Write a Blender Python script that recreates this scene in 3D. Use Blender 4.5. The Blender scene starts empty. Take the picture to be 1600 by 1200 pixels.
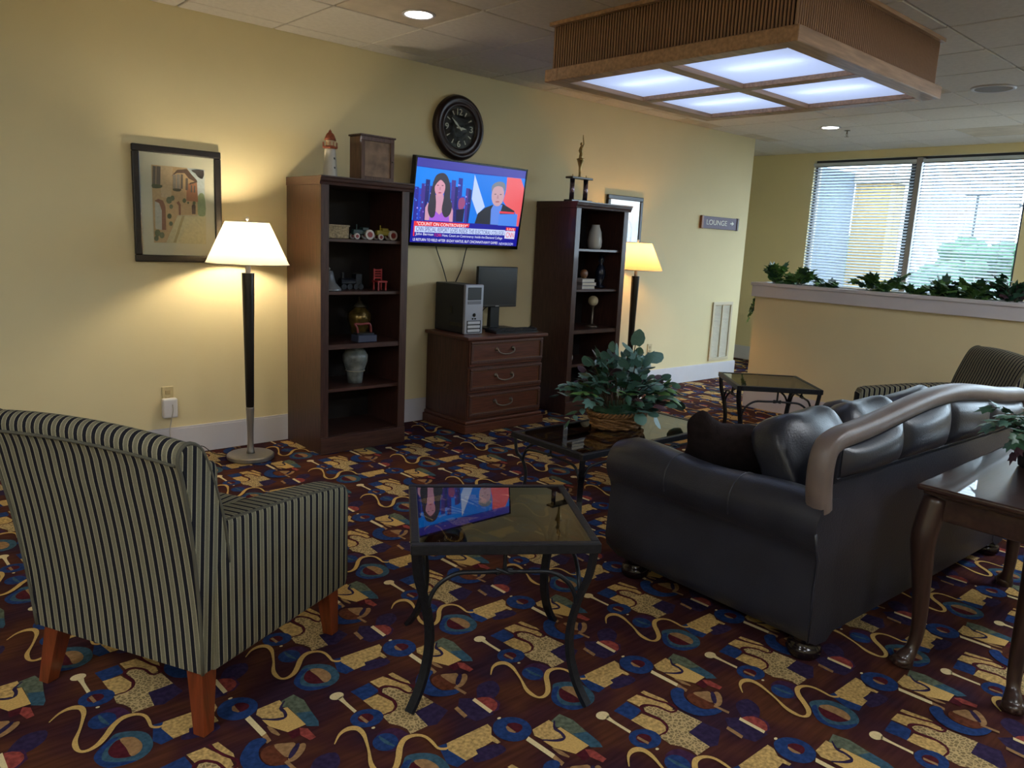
import bpy, bmesh, math, random
import numpy as np
from mathutils import Vector, Matrix
rnd = random.Random(7)
PI = math.pi
scene = bpy.context.scene
col = scene.collection

# ------------------------------------------------------------------ camera
CAM_POS = np.array([0.0, -5.1247, 1.5]); FPX = 1206.6; PITCH = 0.18405; ROLL = 0.04847; YAW = 0.73734
_fw = np.array([math.sin(YAW)*math.cos(PITCH), math.cos(YAW)*math.cos(PITCH), -math.sin(PITCH)])
_r0 = np.array([math.cos(YAW), -math.sin(YAW), 0.0]); _u0 = np.cross(_r0, _fw)
_rt = math.cos(ROLL)*_r0 + math.sin(ROLL)*_u0; _up = -math.sin(ROLL)*_r0 + math.cos(ROLL)*_u0
cam_d = bpy.data.cameras.new('camera'); cam = bpy.data.objects.new('camera', cam_d); col.objects.link(cam)
cam_d.sensor_fit = 'HORIZONTAL'; cam_d.sensor_width = 36.0; cam_d.lens = 36.0*FPX/1600.0
cam_d.clip_start = 0.05; cam_d.clip_end = 300
cam.matrix_world = Matrix(((_rt[0], _up[0], -_fw[0], CAM_POS[0]), (_rt[1], _up[1], -_fw[1], CAM_POS[1]),
                           (_rt[2], _up[2], -_fw[2], CAM_POS[2]), (0, 0, 0, 1)))
scene.camera = cam
def floor_at(px, py, z=0.0):          # a pixel's point on a horizontal plane
    d = (px-800)/FPX*_rt - (py-600)/FPX*_up + _fw
    t = (z-CAM_POS[2])/d[2]; P = CAM_POS + t*d
    return float(P[0]), float(P[1])

# ------------------------------------------------------------------ world, exposure
world = bpy.data.worlds.new('sky'); scene.world = world; world.use_nodes = True
_bg = world.node_tree.nodes['Background']
_bg.inputs['Color'].default_value = (0.66, 0.82, 1.0, 1); _bg.inputs['Strength'].default_value = 9.0
vs = scene.view_settings
vs.view_transform = 'Standard'; vs.look = 'None'; vs.gamma = 1.0; vs.exposure = 0.8; vs.use_curve_mapping = False
scene.cycles.max_bounces = 8; scene.cycles.diffuse_bounces = 5; scene.cycles.glossy_bounces = 4
scene.cycles.transmission_bounces = 6; scene.cycles.transparent_max_bounces = 12
scene.cycles.caustics_reflective = False; scene.cycles.caustics_refractive = False
scene.cycles.sample_clamp_indirect = 6.0

H = 2.785; TILE = 0.616
XL, XR = -3.0, 9.74          # room ends (X); tv wall is Y = 0
YF = -8.2                    # wall behind the camera
XC = 8.287                   # where the tv wall ends
HWX = 6.754; HWY = -1.12     # planter half wall face and its free end

# daylight portals at the windows (they only guide the sky's light)
def portal(loc, rot, sx, sy):
    l = bpy.data.lights.new('window_portal', 'AREA'); l.shape = 'RECTANGLE'; l.size = sx; l.size_y = sy
    l.cycles.is_portal = True
    o = bpy.data.objects.new('window_portal', l); col.objects.link(o); o.location = loc; o.rotation_euler = rot
for yc, w in ((-1.215, 2.43), (-4.2, 2.8), (-6.95, 2.1)):
    portal((XR+0.1, yc, 1.77 if yc > -2 else 1.4), (0, PI/2, 0), 1.84 if yc > -2 else 2.57, w)

# ------------------------------------------------------------------ helpers
def S(r, g, b):
    f = lambda c: (c/255/12.92) if c/255 <= 0.04045 else ((c/255+0.055)/1.055)**2.4
    return (f(r), f(g), f(b), 1.0)
class MB:
    def __init__(s): s.v = []; s.f = []; s.m = []; s.cur = 0
    def add(s, vs_, fs_):
        o = len(s.v); s.v += [tuple(map(float, q)) for q in vs_]
        for f in fs_: s.f.append(tuple(i+o for i in f)); s.m.append(s.cur)
        return s
    def box(s, x0, x1, y0, y1, z0, z1):
        return s.add([(x, y, z) for x in (x0, x1) for y in (y0, y1) for z in (z0, z1)],
                     [(0,1,3,2), (4,6,7,5), (0,4,5,1), (2,3,7,6), (0,2,6,4), (1,5,7,3)])
    def bbox(s, x0, x1, y0, y1, z0, z1, b=0.005, seg=2):
        bm = bmesh.new(); bmesh.ops.create_cube(bm, size=1.0)
        for q in bm.verts:
            q.co = ((x0+x1)/2+q.co.x*(x1-x0), (y0+y1)/2+q.co.y*(y1-y0), (z0+z1)/2+q.co.z*(z1-z0))
        bmesh.ops.bevel(bm, geom=list(bm.edges), offset=b, segments=seg, affect='EDGES', profile=0.5)
        return s.addbm(bm)
    def addbm(s, bm):
        bm.verts.index_update()
        s.add([q.co[:] for q in bm.verts], [tuple(l.vert.index for l in f.loops) for f in bm.faces]); bm.free(); return s
    def tube(s, pts, r, n=8, rect=None, closed=False, upv=None):
        P = [Vector(q) for q in pts]; N = len(P)
        R = r if isinstance(r, (list, tuple)) else [r]*N
        T = []
        for i in range(N):
            a = P[(i-1) % N] if (closed or i > 0) else P[0]; b = P[(i+1) % N] if (closed or i < N-1) else P[-1]
            T.append((b-a).normalized())
        ref = Vector(upv) if upv else (Vector((0, 0, 1)) if abs(T[0].z) < 0.9 else Vector((1, 0, 0)))
        u = (ref - T[0]*ref.dot(T[0])).normalized(); rings = []
        for i in range(N):
            u = (u - T[i]*u.dot(T[i])).normalized()
            if upv:
                w_ = Vector(upv) - T[i]*Vector(upv).dot(T[i])
                if w_.length > 1e-4: u = w_.normalized()
            w = T[i].cross(u); ring = []
            if rect:
                a, b = rect; k = R[i]
                for (da, db) in ((-1,-1), (1,-1), (1,1), (-1,1)): ring.append(P[i]+u*(a/2*da*k)+w*(b/2*db*k))
            else:
                for j in range(n):
                    t = 2*PI*j/n; ring.append(P[i]+(u*math.cos(t)+w*math.sin(t))*R[i])
            rings.append(ring)
        m = len(rings[0]); vs_ = [q[:] for ring in rings for q in ring]; fs = []
        for i in range(N if closed else N-1):
            for j in range(m):
                k = (i+1) % N
                fs.append((i*m+j, i*m+(j+1) % m, k*m+(j+1) % m, k*m+j))
        if not closed:
            fs.append(tuple(range(m))[::-1]); fs.append(tuple((N-1)*m+j for j in range(m)))
        return s.add(vs_, fs)
    def lathe(s, prof, n=24, c=(0, 0, 0), sx=1.0, sy=1.0):
        vs_ = []; fs = []; M = len(prof)
        for (r, z) in prof:
            for j in range(n):
                t = 2*PI*j/n; vs_.append((c[0]+r*sx*math.cos(t), c[1]+r*sy*math.sin(t), c[2]+z))
        for i in range(M-1):
            for j in range(n): fs.append((i*n+j, i*n+(j+1) % n, (i+1)*n+(j+1) % n, (i+1)*n+j))
        if prof[0][0] > 1e-5: fs.append(tuple(range(n))[::-1])
        if prof[-1][0] > 1e-5: fs.append(tuple((M-1)*n+j for j in range(n)))
        return s.add(vs_, fs)
    def prism(s, poly, lo, hi, axis='y'):
        n = len(poly)
        def pt(a, b, c): return {'y': (a, c, b), 'x': (c, a, b), 'z': (a, b, c)}[axis]
        vs_ = [pt(a, b, lo) for a, b in poly]+[pt(a, b, hi) for a, b in poly]
        fs = [tuple(range(n)), tuple(range(n, 2*n))[::-1]]+[(i, i+n, (i+1) % n+n, (i+1) % n) for i in range(n)]
        return s.add(vs_, fs)
    def surf(s, fn, nu, nv, closed_u=False):
        vs_ = [fn(i/(nu if closed_u else nu-1), j/(nv-1)) for i in range(nu) for j in range(nv)]; fs = []
        for i in range(nu if closed_u else nu-1):
            for j in range(nv-1):
                k = (i+1) % nu; fs.append((i*nv+j, k*nv+j, k*nv+j+1, i*nv+j+1))
        return s.add(vs_, fs)
    def puff(s, c, size, e1=0.35, e2=0.35, nu=28, nv=16, M=None, pinch=0.0):
        sg = lambda q, e: math.copysign(abs(q)**e, q); vs_ = []; fs = []
        for i in range(nv):
            ph = -PI/2+PI*i/(nv-1)
            for j in range(nu):
                th = 2*PI*j/nu
                x = sg(math.cos(ph), e1)*sg(math.cos(th), e2); y = sg(math.cos(ph), e1)*sg(math.sin(th), e2); z = sg(math.sin(ph), 0.9)
                if pinch:
                    rr = abs(x*y); z *= 1-pinch*rr; k = 1+0.22*rr*rr; x *= k; y *= k
                q = Vector((x*size[0]/2, y*size[1]/2, z*size[2]/2))
                if M: q = M @ q
                vs_.append((c[0]+q[0], c[1]+q[1], c[2]+q[2]))
        for i in range(nv-1):
            for j in range(nu): fs.append((i*nu+j, i*nu+(j+1) % nu, (i+1)*nu+(j+1) % nu, (i+1)*nu+j))
        return s.add(vs_, fs)
    def mesh(s, name, mats, smooth=False):
        me = bpy.data.meshes.new(name); me.from_pydata(s.v, [], s.f)
        for m in (mats if isinstance(mats, (list, tuple)) else [mats]): me.materials.append(m)
        if any(s.m): me.polygons.foreach_set('material_index', s.m)
        if smooth:
            me.polygons.foreach_set('use_smooth', [True]*len(me.polygons))
        bm = bmesh.new(); bm.from_mesh(me); bmesh.ops.recalc_face_normals(bm, faces=bm.faces[:]); bm.to_mesh(me); bm.free()
        me.update(); return me
    def build(s, name, mats, parent=None, smooth=False, loc=None, auto=None):
        me = s.mesh(name, mats, smooth or auto is not None)
        if auto is not None:
            try: me.set_sharp_from_angle(angle=math.radians(auto))
            except Exception: pass
        return put(name, me, parent, loc)
def put(name, me, parent=None, loc=None):
    o = bpy.data.objects.new(name, me); col.objects.link(o); o.parent = parent
    if loc: o.location = loc
    return o
def tag(o, label, cat, group=None, kind=None):
    o['label'] = label; o['category'] = cat
    if group: o['group'] = group
    if kind: o['kind'] = kind
    return o
def thing(name, label, cat, loc=(0, 0, 0), rz=0.0, group=None):
    o = bpy.data.objects.new(name, None); col.objects.link(o); o.location = loc; o.rotation_euler = (0, 0, rz)
    o.empty_display_size = 0.1
    return tag(o, label, cat, group)
def struct(o): o['kind'] = 'structure'; return o
def smooth_path(pts, k=6, closed=False):
    P = [np.array(q, float) for q in pts]; n = len(P); out = []
    rng = range(n) if closed else range(n-1)
    for i in rng:
        p0 = P[(i-1) % n] if (closed or i > 0) else P[0]; p1 = P[i]; p2 = P[(i+1) % n]
        p3 = P[(i+2) % n] if (closed or i < n-2) else P[-1]
        for j in range(k):
            t = j/k; out.append(tuple(0.5*((2*p1)+(-p0+p2)*t+(2*p0-5*p1+4*p2-p3)*t*t+(-p0+3*p1-3*p2+p3)*t**3)))
    if not closed: out.append(tuple(P[-1]))
    return out

# ------------------------------------------------------------------ materials
def nmat(name):
    m = bpy.data.materials.new(name); m.use_nodes = True; nt = m.node_tree
    return m, nt, nt.nodes['Principled BSDF']
def setc(b, c): b.inputs['Base Color'].default_value = c
def plain(name, c, rough=0.5, metal=0.0, var=0.0, vscale=8.0, bump=0.0, bscale=60.0, spec=0.5, stretch=None, coat=0.0):
    m, nt, b = nmat(name); setc(b, c); b.inputs['Roughness'].default_value = rough; b.inputs['Metallic'].default_value = metal
    b.inputs['Specular IOR Level'].default_value = spec; b.inputs['Coat Weight'].default_value = coat
    tc = nt.nodes.new('ShaderNodeTexCoord'); src = tc.outputs['Object']
    if stretch:
        mp = nt.nodes.new('ShaderNodeMapping'); mp.inputs['Scale'].default_value = stretch; nt.links.new(src, mp.inputs[0]); src = mp.outputs[0]
    if var:
        n = nt.nodes.new('ShaderNodeTexNoise'); n.inputs['Scale'].default_value = vscale; n.inputs['Detail'].default_value = 5
        nt.links.new(src, n.inputs[0])
        r = nt.nodes.new('ShaderNodeValToRGB'); r.color_ramp.elements[0].position = 0.3; r.color_ramp.elements[1].position = 0.7
        r.color_ramp.elements[0].color = tuple(x*(1-var) for x in c[:3])+(1,); r.color_ramp.elements[1].color = tuple(min(1, x*(1+var)) for x in c[:3])+(1,)
        nt.links.new(n.outputs[0], r.inputs[0]); nt.links.new(r.outputs[0], b.inputs['Base Color'])
    if bump:
        n = nt.nodes.new('ShaderNodeTexNoise'); n.inputs['Scale'].default_value = bscale; n.inputs['Detail'].default_value = 4
        nt.links.new(src, n.inputs[0]); bp = nt.nodes.new('ShaderNodeBump'); bp.inputs['Strength'].default_value = bump; bp.inputs['Distance'].default_value = 0.004
        nt.links.new(n.outputs[0], bp.inputs['Height']); nt.links.new(bp.outputs[0], b.inputs['Normal'])
    return m
def emis(name, c, s):
    m, nt, b = nmat(name); setc(b, (0.02, 0.02, 0.02, 1)); b.inputs['Emission Color'].default_value = c; b.inputs['Emission Strength'].default_value = s
    b.inputs['Roughness'].default_value = 0.25
    return m
def wood(name, c, rough=0.4, axis=2, scale=14.0, var=0.35, coat=0.2):
    st = [6.0, 6.0, 6.0]; st[axis] = 0.5
    return plain(name, c, rough, 0, var, scale, 0.06, 40, 0.4, tuple(st), coat)
def stripes(name, axis, period=0.034):
    m, nt, b = nmat(name); b.inputs['Roughness'].default_value = 0.85; b.inputs['Specular IOR Level'].default_value = 0.15
    tc = nt.nodes.new('ShaderNodeTexCoord'); sp = nt.nodes.new('ShaderNodeSeparateXYZ'); nt.links.new(tc.outputs['Object'], sp.inputs[0])
    dv = nt.nodes.new('ShaderNodeMath'); dv.operation = 'MULTIPLY'; dv.inputs[1].default_value = 1/period; nt.links.new(sp.outputs[axis], dv.inputs[0])
    fr = nt.nodes.new('ShaderNodeMath'); fr.operation = 'FRACT'; nt.links.new(dv.outputs[0], fr.inputs[0])
    r = nt.nodes.new('ShaderNodeValToRGB'); r.color_ramp.interpolation = 'CONSTANT'; e = r.color_ramp.elements
    dk = S(32, 32, 40); lt = S(190, 184, 156); ol = S(130, 127, 106)
    e[0].position = 0.0; e[0].color = dk; e[1].position = 0.42; e[1].color = lt
    for p_, c_ in ((0.485, ol), (0.66, S(124, 116, 98)), (0.72, ol), (0.92, lt), (0.985, dk)):
        q = e.new(p_); q.color = c_
    nt.links.new(fr.outputs[0], r.inputs[0])
    n = nt.nodes.new('ShaderNodeTexNoise'); n.inputs['Scale'].default_value = 400; n.inputs['Detail'].default_value = 2; nt.links.new(tc.outputs['Object'], n.inputs[0])
    mx = nt.nodes.new('ShaderNodeMix'); mx.data_type = 'RGBA'; mx.blend_type = 'MULTIPLY'; mx.inputs[0].default_value = 0.5
    nt.links.new(r.outputs[0], mx.inputs[6]); nt.links.new(n.outputs[0], mx.inputs[7]); nt.links.new(mx.outputs[2], b.inputs['Base Color'])
    bp = nt.nodes.new('ShaderNodeBump'); bp.inputs['Strength'].default_value = 0.15; bp.inputs['Distance'].default_value = 0.001
    nt.links.new(n.outputs[0], bp.inputs['Height']); nt.links.new(bp.outputs[0], b.inputs['Normal'])
    return m
def glass(name, c=(1, 1, 1, 1), rough=0.0, ior=1.5):
    m, nt, b = nmat(name); nt.nodes.remove(b); out = nt.nodes['Material Output']
    t = nt.nodes.new('ShaderNodeBsdfTransparent'); t.inputs[0].default_value = c
    g = nt.nodes.new('ShaderNodeBsdfGlossy'); g.inputs['Roughness'].default_value = rough
    f = nt.nodes.new('ShaderNodeFresnel'); ge = nt.nodes.new('ShaderNodeNewGeometry'); mr = nt.nodes.new('ShaderNodeMapRange')
    mr.inputs['To Min'].default_value = ior; mr.inputs['To Max'].default_value = 1/ior; nt.links.new(ge.outputs['Backfacing'], mr.inputs['Value']); nt.links.new(mr.outputs[0], f.inputs[0])
    mx = nt.nodes.new('ShaderNodeMixShader'); nt.links.new(f.outputs[0], mx.inputs[0]); nt.links.new(t.outputs[0], mx.inputs[1]); nt.links.new(g.outputs[0], mx.inputs[2])
    nt.links.new(mx.outputs[0], out.inputs[0]); return m
def shade_mat(name, c):
    m, nt, b = nmat(name); nt.nodes.remove(b); out = nt.nodes['Material Output']
    d = nt.nodes.new('ShaderNodeBsdfDiffuse'); d.inputs[0].default_value = c
    t = nt.nodes.new('ShaderNodeBsdfTranslucent'); t.inputs[0].default_value = c
    mx = nt.nodes.new('ShaderNodeMixShader'); mx.inputs[0].default_value = 0.55
    nt.links.new(d.outputs[0], mx.inputs[1]); nt.links.new(t.outputs[0], mx.inputs[2]); nt.links.new(mx.outputs[0], out.inputs[0]); return m

M_wall = plain('yellow_wall_paint', S(222, 208, 166), 0.75, var=0.03, vscale=1.5, bump=0.05, bscale=180, spec=0.25)
M_white = plain('white_trim_paint', S(205, 202, 208), 0.45, var=0.02)
M_tile = plain('ceiling_tile', S(214, 209, 203), 0.9, var=0.05, vscale=30, bump=0.25, bscale=220, spec=0.1)
M_tile2 = plain('ceiling_tile_stained', S(198, 188, 174), 0.9, var=0.12, vscale=5, bump=0.25, bscale=220, spec=0.1)
M_grid = plain('ceiling_grid', S(182, 176, 168), 0.5)
M_dark = wood('dark_mahogany', S(66, 42, 36), 0.42, 2)
M_darkh = wood('dark_mahogany_across', S(68, 43, 36), 0.42, 0)
M_inner = plain('bookcase_inside_shade', S(24, 17, 17), 0.6, var=0.2)  # same mahogany darkened, the shade between shelves put into the colour
M_cherry = wood('cherry_wood', S(92, 52, 38), 0.4, 0)
M_cherryv = wood('cherry_wood_upright', S(78, 48, 38), 0.45, 2)
M_gold = plain('gilt_line', S(128, 88, 52), 0.45, 0.0)
M_black = plain('black_plastic', S(22, 23, 26), 0.4)
M_blackgloss = plain('gloss_black', S(10, 10, 12), 0.15)
M_steel = plain('brushed_steel', S(176, 172, 166), 0.35, 0.9, 0.05, 40, stretch=(1, 1, 0.1))
M_brass = plain('aged_brass', S(140, 110, 70), 0.35, 0.9, 0.2, 30)
M_pewter = plain('pewter', S(128, 118, 106), 0.4, 0.9, 0.15, 60)
M_iron = plain('black_iron', S(34, 36, 42), 0.42, 0.5, 0.25, 50, 0.15, 90)
M_leather = plain('dark_leather', S(38, 40, 50), 0.36, 0, 0.2, 6, 0.25, 130, 0.5)
M_leathertrim = plain('worn_leather_trim', S(104, 92, 88), 0.4, 0, 0.15, 8, 0.2, 130, 0.5)
M_pillow = plain('dark_brown_plush', S(40, 33, 34), 0.9, 0, 0.3, 25, 0.4, 200, 0.1)
M_legwood = wood('reddish_leg_wood', S(112, 52, 26), 0.35, 2, 10)
M_pipe = plain('fabric_piping', S(84, 82, 72), .85, spec=.15)
M_sx = stripes('striped_fabric', 0); M_sy = stripes('striped_fabric_side', 1)
M_glass = glass('clear_glass', (0.93, 0.95, 0.94, 1))
M_tint = glass('tinted_table_glass', (0.5, 0.48, 0.41, 1), 0.0, 1.85)
M_silver = plain('silver_plastic', S(158, 160, 170), 0.35, 0.3)
M_cord = plain('cord_black', S(25, 22, 20), 0.6)
M_cordw = plain('cord_white', S(190, 185, 175), 0.6)
M_basket = plain('wicker', S(138, 98, 56), 0.7, 0, 0.35, 60, 0.4, 120)
M_leafA = plain('leaf_bluegreen', S(84, 122, 112), 0.5, 0, 0.25, 20)
M_leafB = plain('leaf_dark', S(48, 84, 60), 0.45, 0, 0.3, 20)
M_leafC = plain('leaf_bright', S(92, 134, 70), 0.5, 0, 0.25, 20)
M_leafD = plain('leaf_plum', S(70, 44, 54), 0.55, 0, 0.3, 20)
M_leafP = plain('leaf_pale', S(150, 176, 180), 0.5, 0, 0.2, 20)
M_stem = plain('stem_brown', S(74, 60, 40), 0.7)
M_white2 = plain('white_ceramic', S(190, 188, 182), 0.3, 0, 0.04, 12)

# ------------------------------------------------------------------ the room
# carpet: woven print, traced one repeat at a time and laid out on its square lattice
def carpet_base_mat():
    m, nt, b = nmat('carpet_ground'); b.inputs['Roughness'].default_value = 0.95; b.inputs['Specular IOR Level'].default_value = 0.08
    tc = nt.nodes.new('ShaderNodeTexCoord')
    n1 = nt.nodes.new('ShaderNodeTexNoise'); n1.inputs['Scale'].default_value = 4.2; n1.inputs['Detail'].default_value = 2; nt.links.new(tc.outputs['Object'], n1.inputs[0])
    mp = nt.nodes.new('ShaderNodeMapping'); mp.inputs['Rotation'].default_value = (0, 0, -0.45); mp.inputs['Scale'].default_value = (5, 60, 1)
    nt.links.new(tc.outputs['Object'], mp.inputs[0])
    n2 = nt.nodes.new('ShaderNodeTexNoise'); n2.inputs['Scale'].default_value = 1.0; n2.inputs['Detail'].default_value = 3; nt.links.new(mp.outputs[0], n2.inputs[0])
    r = nt.nodes.new('ShaderNodeValToRGB'); e = r.color_ramp.elements
    e[0].position = 0.34; e[0].color = S(54, 34, 48); e[1].position = 0.64; e[1].color = S(88, 50, 34)
    q = e.new(0.48); q.color = S(68, 36, 38)
    nt.links.new(n1.outputs[0], r.inputs[0])
    mx = nt.nodes.new('ShaderNodeMix'); mx.data_type = 'RGBA'; mx.blend_type = 'MULTIPLY'; mx.inputs[0].default_value = 0.75
    r2 = nt.nodes.new('ShaderNodeValToRGB'); r2.color_ramp.elements[0].position = 0.3; r2.color_ramp.elements[1].position = 0.7
    r2.color_ramp.elements[0].color = (0.45, 0.45, 0.5, 1); r2.color_ramp.elements[1].color = (1, 1, 1, 1)
    nt.links.new(n2.outputs[0], r2.inputs[0]); nt.links.new(r.outputs[0], mx.inputs[6]); nt.links.new(r2.outputs[0], mx.inputs[7])
    nt.links.new(mx.outputs[2], b.inputs['Base Color'])
    return m
def pile(name, c, var=0.2, vs_=160.0, leopard=None):
    m, nt, b = nmat(name); b.inputs['Roughness'].default_value = 0.95; b.inputs['Specular IOR Level'].default_value = 0.08
    tc = nt.nodes.new('ShaderNodeTexCoord'); r = nt.nodes.new('ShaderNodeValToRGB'); e = r.color_ramp.elements
    if leopard:
        n = nt.nodes.new('ShaderNodeTexVoronoi'); n.feature = 'DISTANCE_TO_EDGE'; n.inputs['Scale'].default_value = leopard
        e[0].position = 0.06; e[0].color = c; e[1].position = 0.16; e[1].color = tuple(x*0.42 for x in c[:3])+(1,); out = n.outputs['Distance']
    else:
        n = nt.nodes.new('ShaderNodeTexNoise'); n.inputs['Scale'].default_value = vs_; n.inputs['Detail'].default_value = 3
        e[0].position = 0.35; e[0].color = tuple(x*(1-var) for x in c[:3])+(1,); e[1].position = 0.65; e[1].color = tuple(x*(1+var) for x in c[:3])+(1,); out = n.outputs[0]
    nt.links.new(tc.outputs['Object'], n.inputs[0]); nt.links.new(out, r.inputs[0]); nt.links.new(r.outputs[0], b.inputs['Base Color'])
    return m
CM = {'beige': pile('pile_beige', S(196, 160, 96), 0.12), 'speck': pile('pile_speckle', S(182, 150, 94), 0.32, 90), 'leo': pile('pile_leopard', S(190, 164, 116), leopard=75),
      'cream': pile('pile_cream', S(214, 194, 148), 0.08), 'blue': pile('pile_blue', S(34, 56, 102), 0.25, 60), 'teal': pile('pile_teal', S(54, 82, 98), 0.25, 60),
      'navy': pile('pile_navy', S(46, 36, 64), 0.25, 60), 'purple': pile('pile_purple', S(62, 36, 62), 0.2, 60), 'maroon': pile('pile_maroon', S(74, 26, 34), 0.2, 60),
      'red': pile('pile_red', S(136, 62, 56), 0.3, 60), 'tan': pile('pile_tan', S(146, 112, 76), 0.2, 60), 'green': pile('pile_greygreen', S(88, 96, 80), 0.3, 60),
      'brown': pile('pile_brown', S(92, 50, 34), 0.25, 60)}
CN = list(CM)
_R = {1: (920, 960, .2), 2: (720, 940, .175), 3: (380, 940, .2), 4: (1160, 1020, .15)}
def tr(k, pts): ox, oy, s_ = _R[k]; return [floor_at(ox+s_*u, oy+s_*v) for u, v in pts]
def ell(k, c, rx, ry, rot=0.0, n=20):
    return tr(k, [(c[0]+rx*math.cos(t)*math.cos(rot)-ry*math.sin(t)*math.sin(rot), c[1]+rx*math.cos(t)*math.sin(rot)+ry*math.sin(t)*math.cos(rot)) for t in [2*PI*i/n for i in range(n)]])
def stroke(k, pts, w, kk=5):
    W = w if isinstance(w, (list, tuple)) else [w]*len(pts)
    P = smooth_path([(p_[0], p_[1], ww) for p_, ww in zip(pts, W)], kk); L = []; Rr = []
    for i, q in enumerate(P):
        a = P[max(0, i-1)]; b = P[min(len(P)-1, i+1)]; d = np.array([b[0]-a[0], b[1]-a[1]]); d /= (np.linalg.norm(d)+1e-9)
        L.append((q[0]-d[1]*q[2]/2, q[1]+d[0]*q[2]/2)); Rr.append((q[0]+d[1]*q[2]/2, q[1]-d[0]*q[2]/2))
    L = tr(k, L); Rr = tr(k, Rr)
    return [[L[i], L[i+1], Rr[i+1], Rr[i]] for i in range(len(L)-1)]
def sm(k, pts, kk=3): return tr(k, [q[:2] for q in smooth_path(pts, kk, True)])
SH = []          # (colour, [polygons]) from the lowest layer up
def sh(c, *polys): SH.append((c, list(polys)))
sh('navy', tr(1, [(885,835),(1030,900),(1010,1015),(945,1030),(778,912)]), tr(1, [(1060,800),(1180,800),(1400,930),(1300,990),(1120,930)]))
sh('purple', sm(2, [(560,600),(620,552),(700,545),(780,575),(805,600),(750,640),(740,690),(640,690)]))
sh('navy', sm(1, [(1150,690),(1240,655),(1330,720),(1325,800),(1230,810),(1180,770)]))
sh('blue', tr(1, [(295,675),(415,742),(338,822),(195,748)]))
sh('leo', tr(1, [(430,722),(500,700),(600,745),(690,740),(885,835),(780,915),(945,1028),(850,1096),(800,1055),(720,1025),(640,1010),(553,950),(610,900),(600,850),(560,812),(440,752)]))
sh('speck', tr(1, [(375,622),(298,666),(400,717),(480,700),(580,735),(650,752),(657,728),(600,690),(480,655)]), tr(1, [(430,590),(406,605),(470,640),(560,680),(640,697),(590,658)]))
sh('speck', tr(1, [(415,770),(330,820),(460,895),(550,934),(602,905),(600,868),(560,828)]))
sh('maroon', *stroke(1, [(385,607),(520,662),(650,700),(688,738),(640,757),(540,716),(440,703),(404,722),(440,762),(560,817),(614,872),(602,915),(555,937)], [8,14,14,18,14,14,16,18,18,18,18,14,8]))
sh('cream', ell(1, (108,785), 52, 32), *stroke(1, [(140,797),(200,838),(325,915)], [34,20,20], 3))
sh('blue', ell(1, (440,967), 128, 76, 0.12)); sh('maroon', ell(1, (430,965), 62, 36, 0.15)); sh('tan', *stroke(1, [(380,955),(468,1003)], 18, 2))
sh('cream', ell(1, (535,1047), 14, 9, 0, 8), ell(4, (348,888), 19, 13, 0, 8))
sh('blue', ell(2, (642,638), 97, 58, 0.1)); sh('teal', *stroke(2, [(580,600),(640,635),(720,665)], [10,22,8], 3))
sh('blue', tr(4, [(905,432),(960,408),(1020,462),(1248,552),(1215,602),(1100,572),(1000,500)]))
sh('navy', sm(4, [(1255,465),(1330,430),(1420,420),(1520,470),(1440,540),(1320,560)]))
sh('speck', tr(4, [(1180,255),(1240,285),(1290,345),(1360,375),(1418,403),(1402,416),(1340,395),(1310,430),(1255,465),(1302,498),(1245,551),(1020,465),(958,410)]))
sh('teal', sm(4, [(720,570),(700,510),(800,487),(940,500),(1080,560),(1180,630),(1217,705),(1170,765),(1050,797),(900,760),(780,690)]))
sh('blue', sm(4, [(720,570),(770,540),(800,640),(900,730),(1040,750),(1150,740),(1200,735),(1170,765),(1050,797),(900,760),(780,690)]))
sh('maroon', sm(4, [(790,570),(860,540),(960,560),(1060,605),(1122,660),(1100,705),(980,715),(850,660)])); sh('tan', sm(4, [(800,556),(870,537),(960,558),(1060,604),(1122,660),(1105,700),(960,630)]))
sh('blue', sm(4, [(328,930),(420,880),(560,890),(690,950),(767,1040),(740,1120),(640,1147),(480,1110),(365,1030)])); sh('maroon', sm(4, [(468,962),(530,940),(620,965),(652,1010),(620,1050),(540,1030)])); sh('tan', *stroke(4, [(475,980),(530,1020),(605,1048)], [16,30,10], 3))
sh('purple', tr(1, [(1190,800),(1290,780),(1400,840),(1420,900),(1375,930)])); sh('red', sm(1, [(1195,805),(1290,797),(1375,840),(1397,890),(1372,912),(1280,865)], 2))
sh('cream', *stroke(1, [(1178,812),(1373,918)], 22, 2)); sh('tan', *stroke(1, [(1080,882),(1200,958)], 24, 2))
sh('green', tr(1, [(660,305),(618,345),(655,382),(700,385),(905,490),(965,470),(870,410),(760,340)])); sh('teal', tr(1, [(780,420),(870,410),(970,470),(1000,500),(920,500)]))
sh('speck', tr(1, [(600,340),(508,396),(530,430),(600,456),(680,452),(732,442),(692,402),(650,392),(640,360)])); sh('beige', tr(1, [(690,383),(660,395),(742,440),(712,462),(598,462),(680,502),(832,537),(906,490)]))
sh('navy', *stroke(1, [(638,345),(652,388),(700,414),(732,446),(690,460),(590,456)], [10,16,14,18,14,8], 4))
sh('cream', *stroke(1, [(488,446),(692,552)], 24, 2)); sh('tan', *stroke(1, [(692,552),(765,597)], 22, 2)); sh('tan', *stroke(1, [(668,502),(730,530),(795,556)], [4,20,8], 3))
sh('red', tr(1, [(885,512),(940,515),(1042,568),(1022,588),(930,556)])); sh('maroon', tr(1, [(830,540),(885,512),(930,556),(900,580)]))
sh('blue', sm(1, [(640,600),(690,572),(745,590),(742,640),(800,700),(900,742),(1000,735),(1045,752),(980,785),(860,792),(740,752),(660,685)]))
sh('brown', sm(1, [(765,640),(830,612),(960,690),(1000,730),(900,738),(800,692)])); sh('tan', sm(1, [(815,615),(880,605),(945,608),(970,690),(880,655)]))
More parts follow.
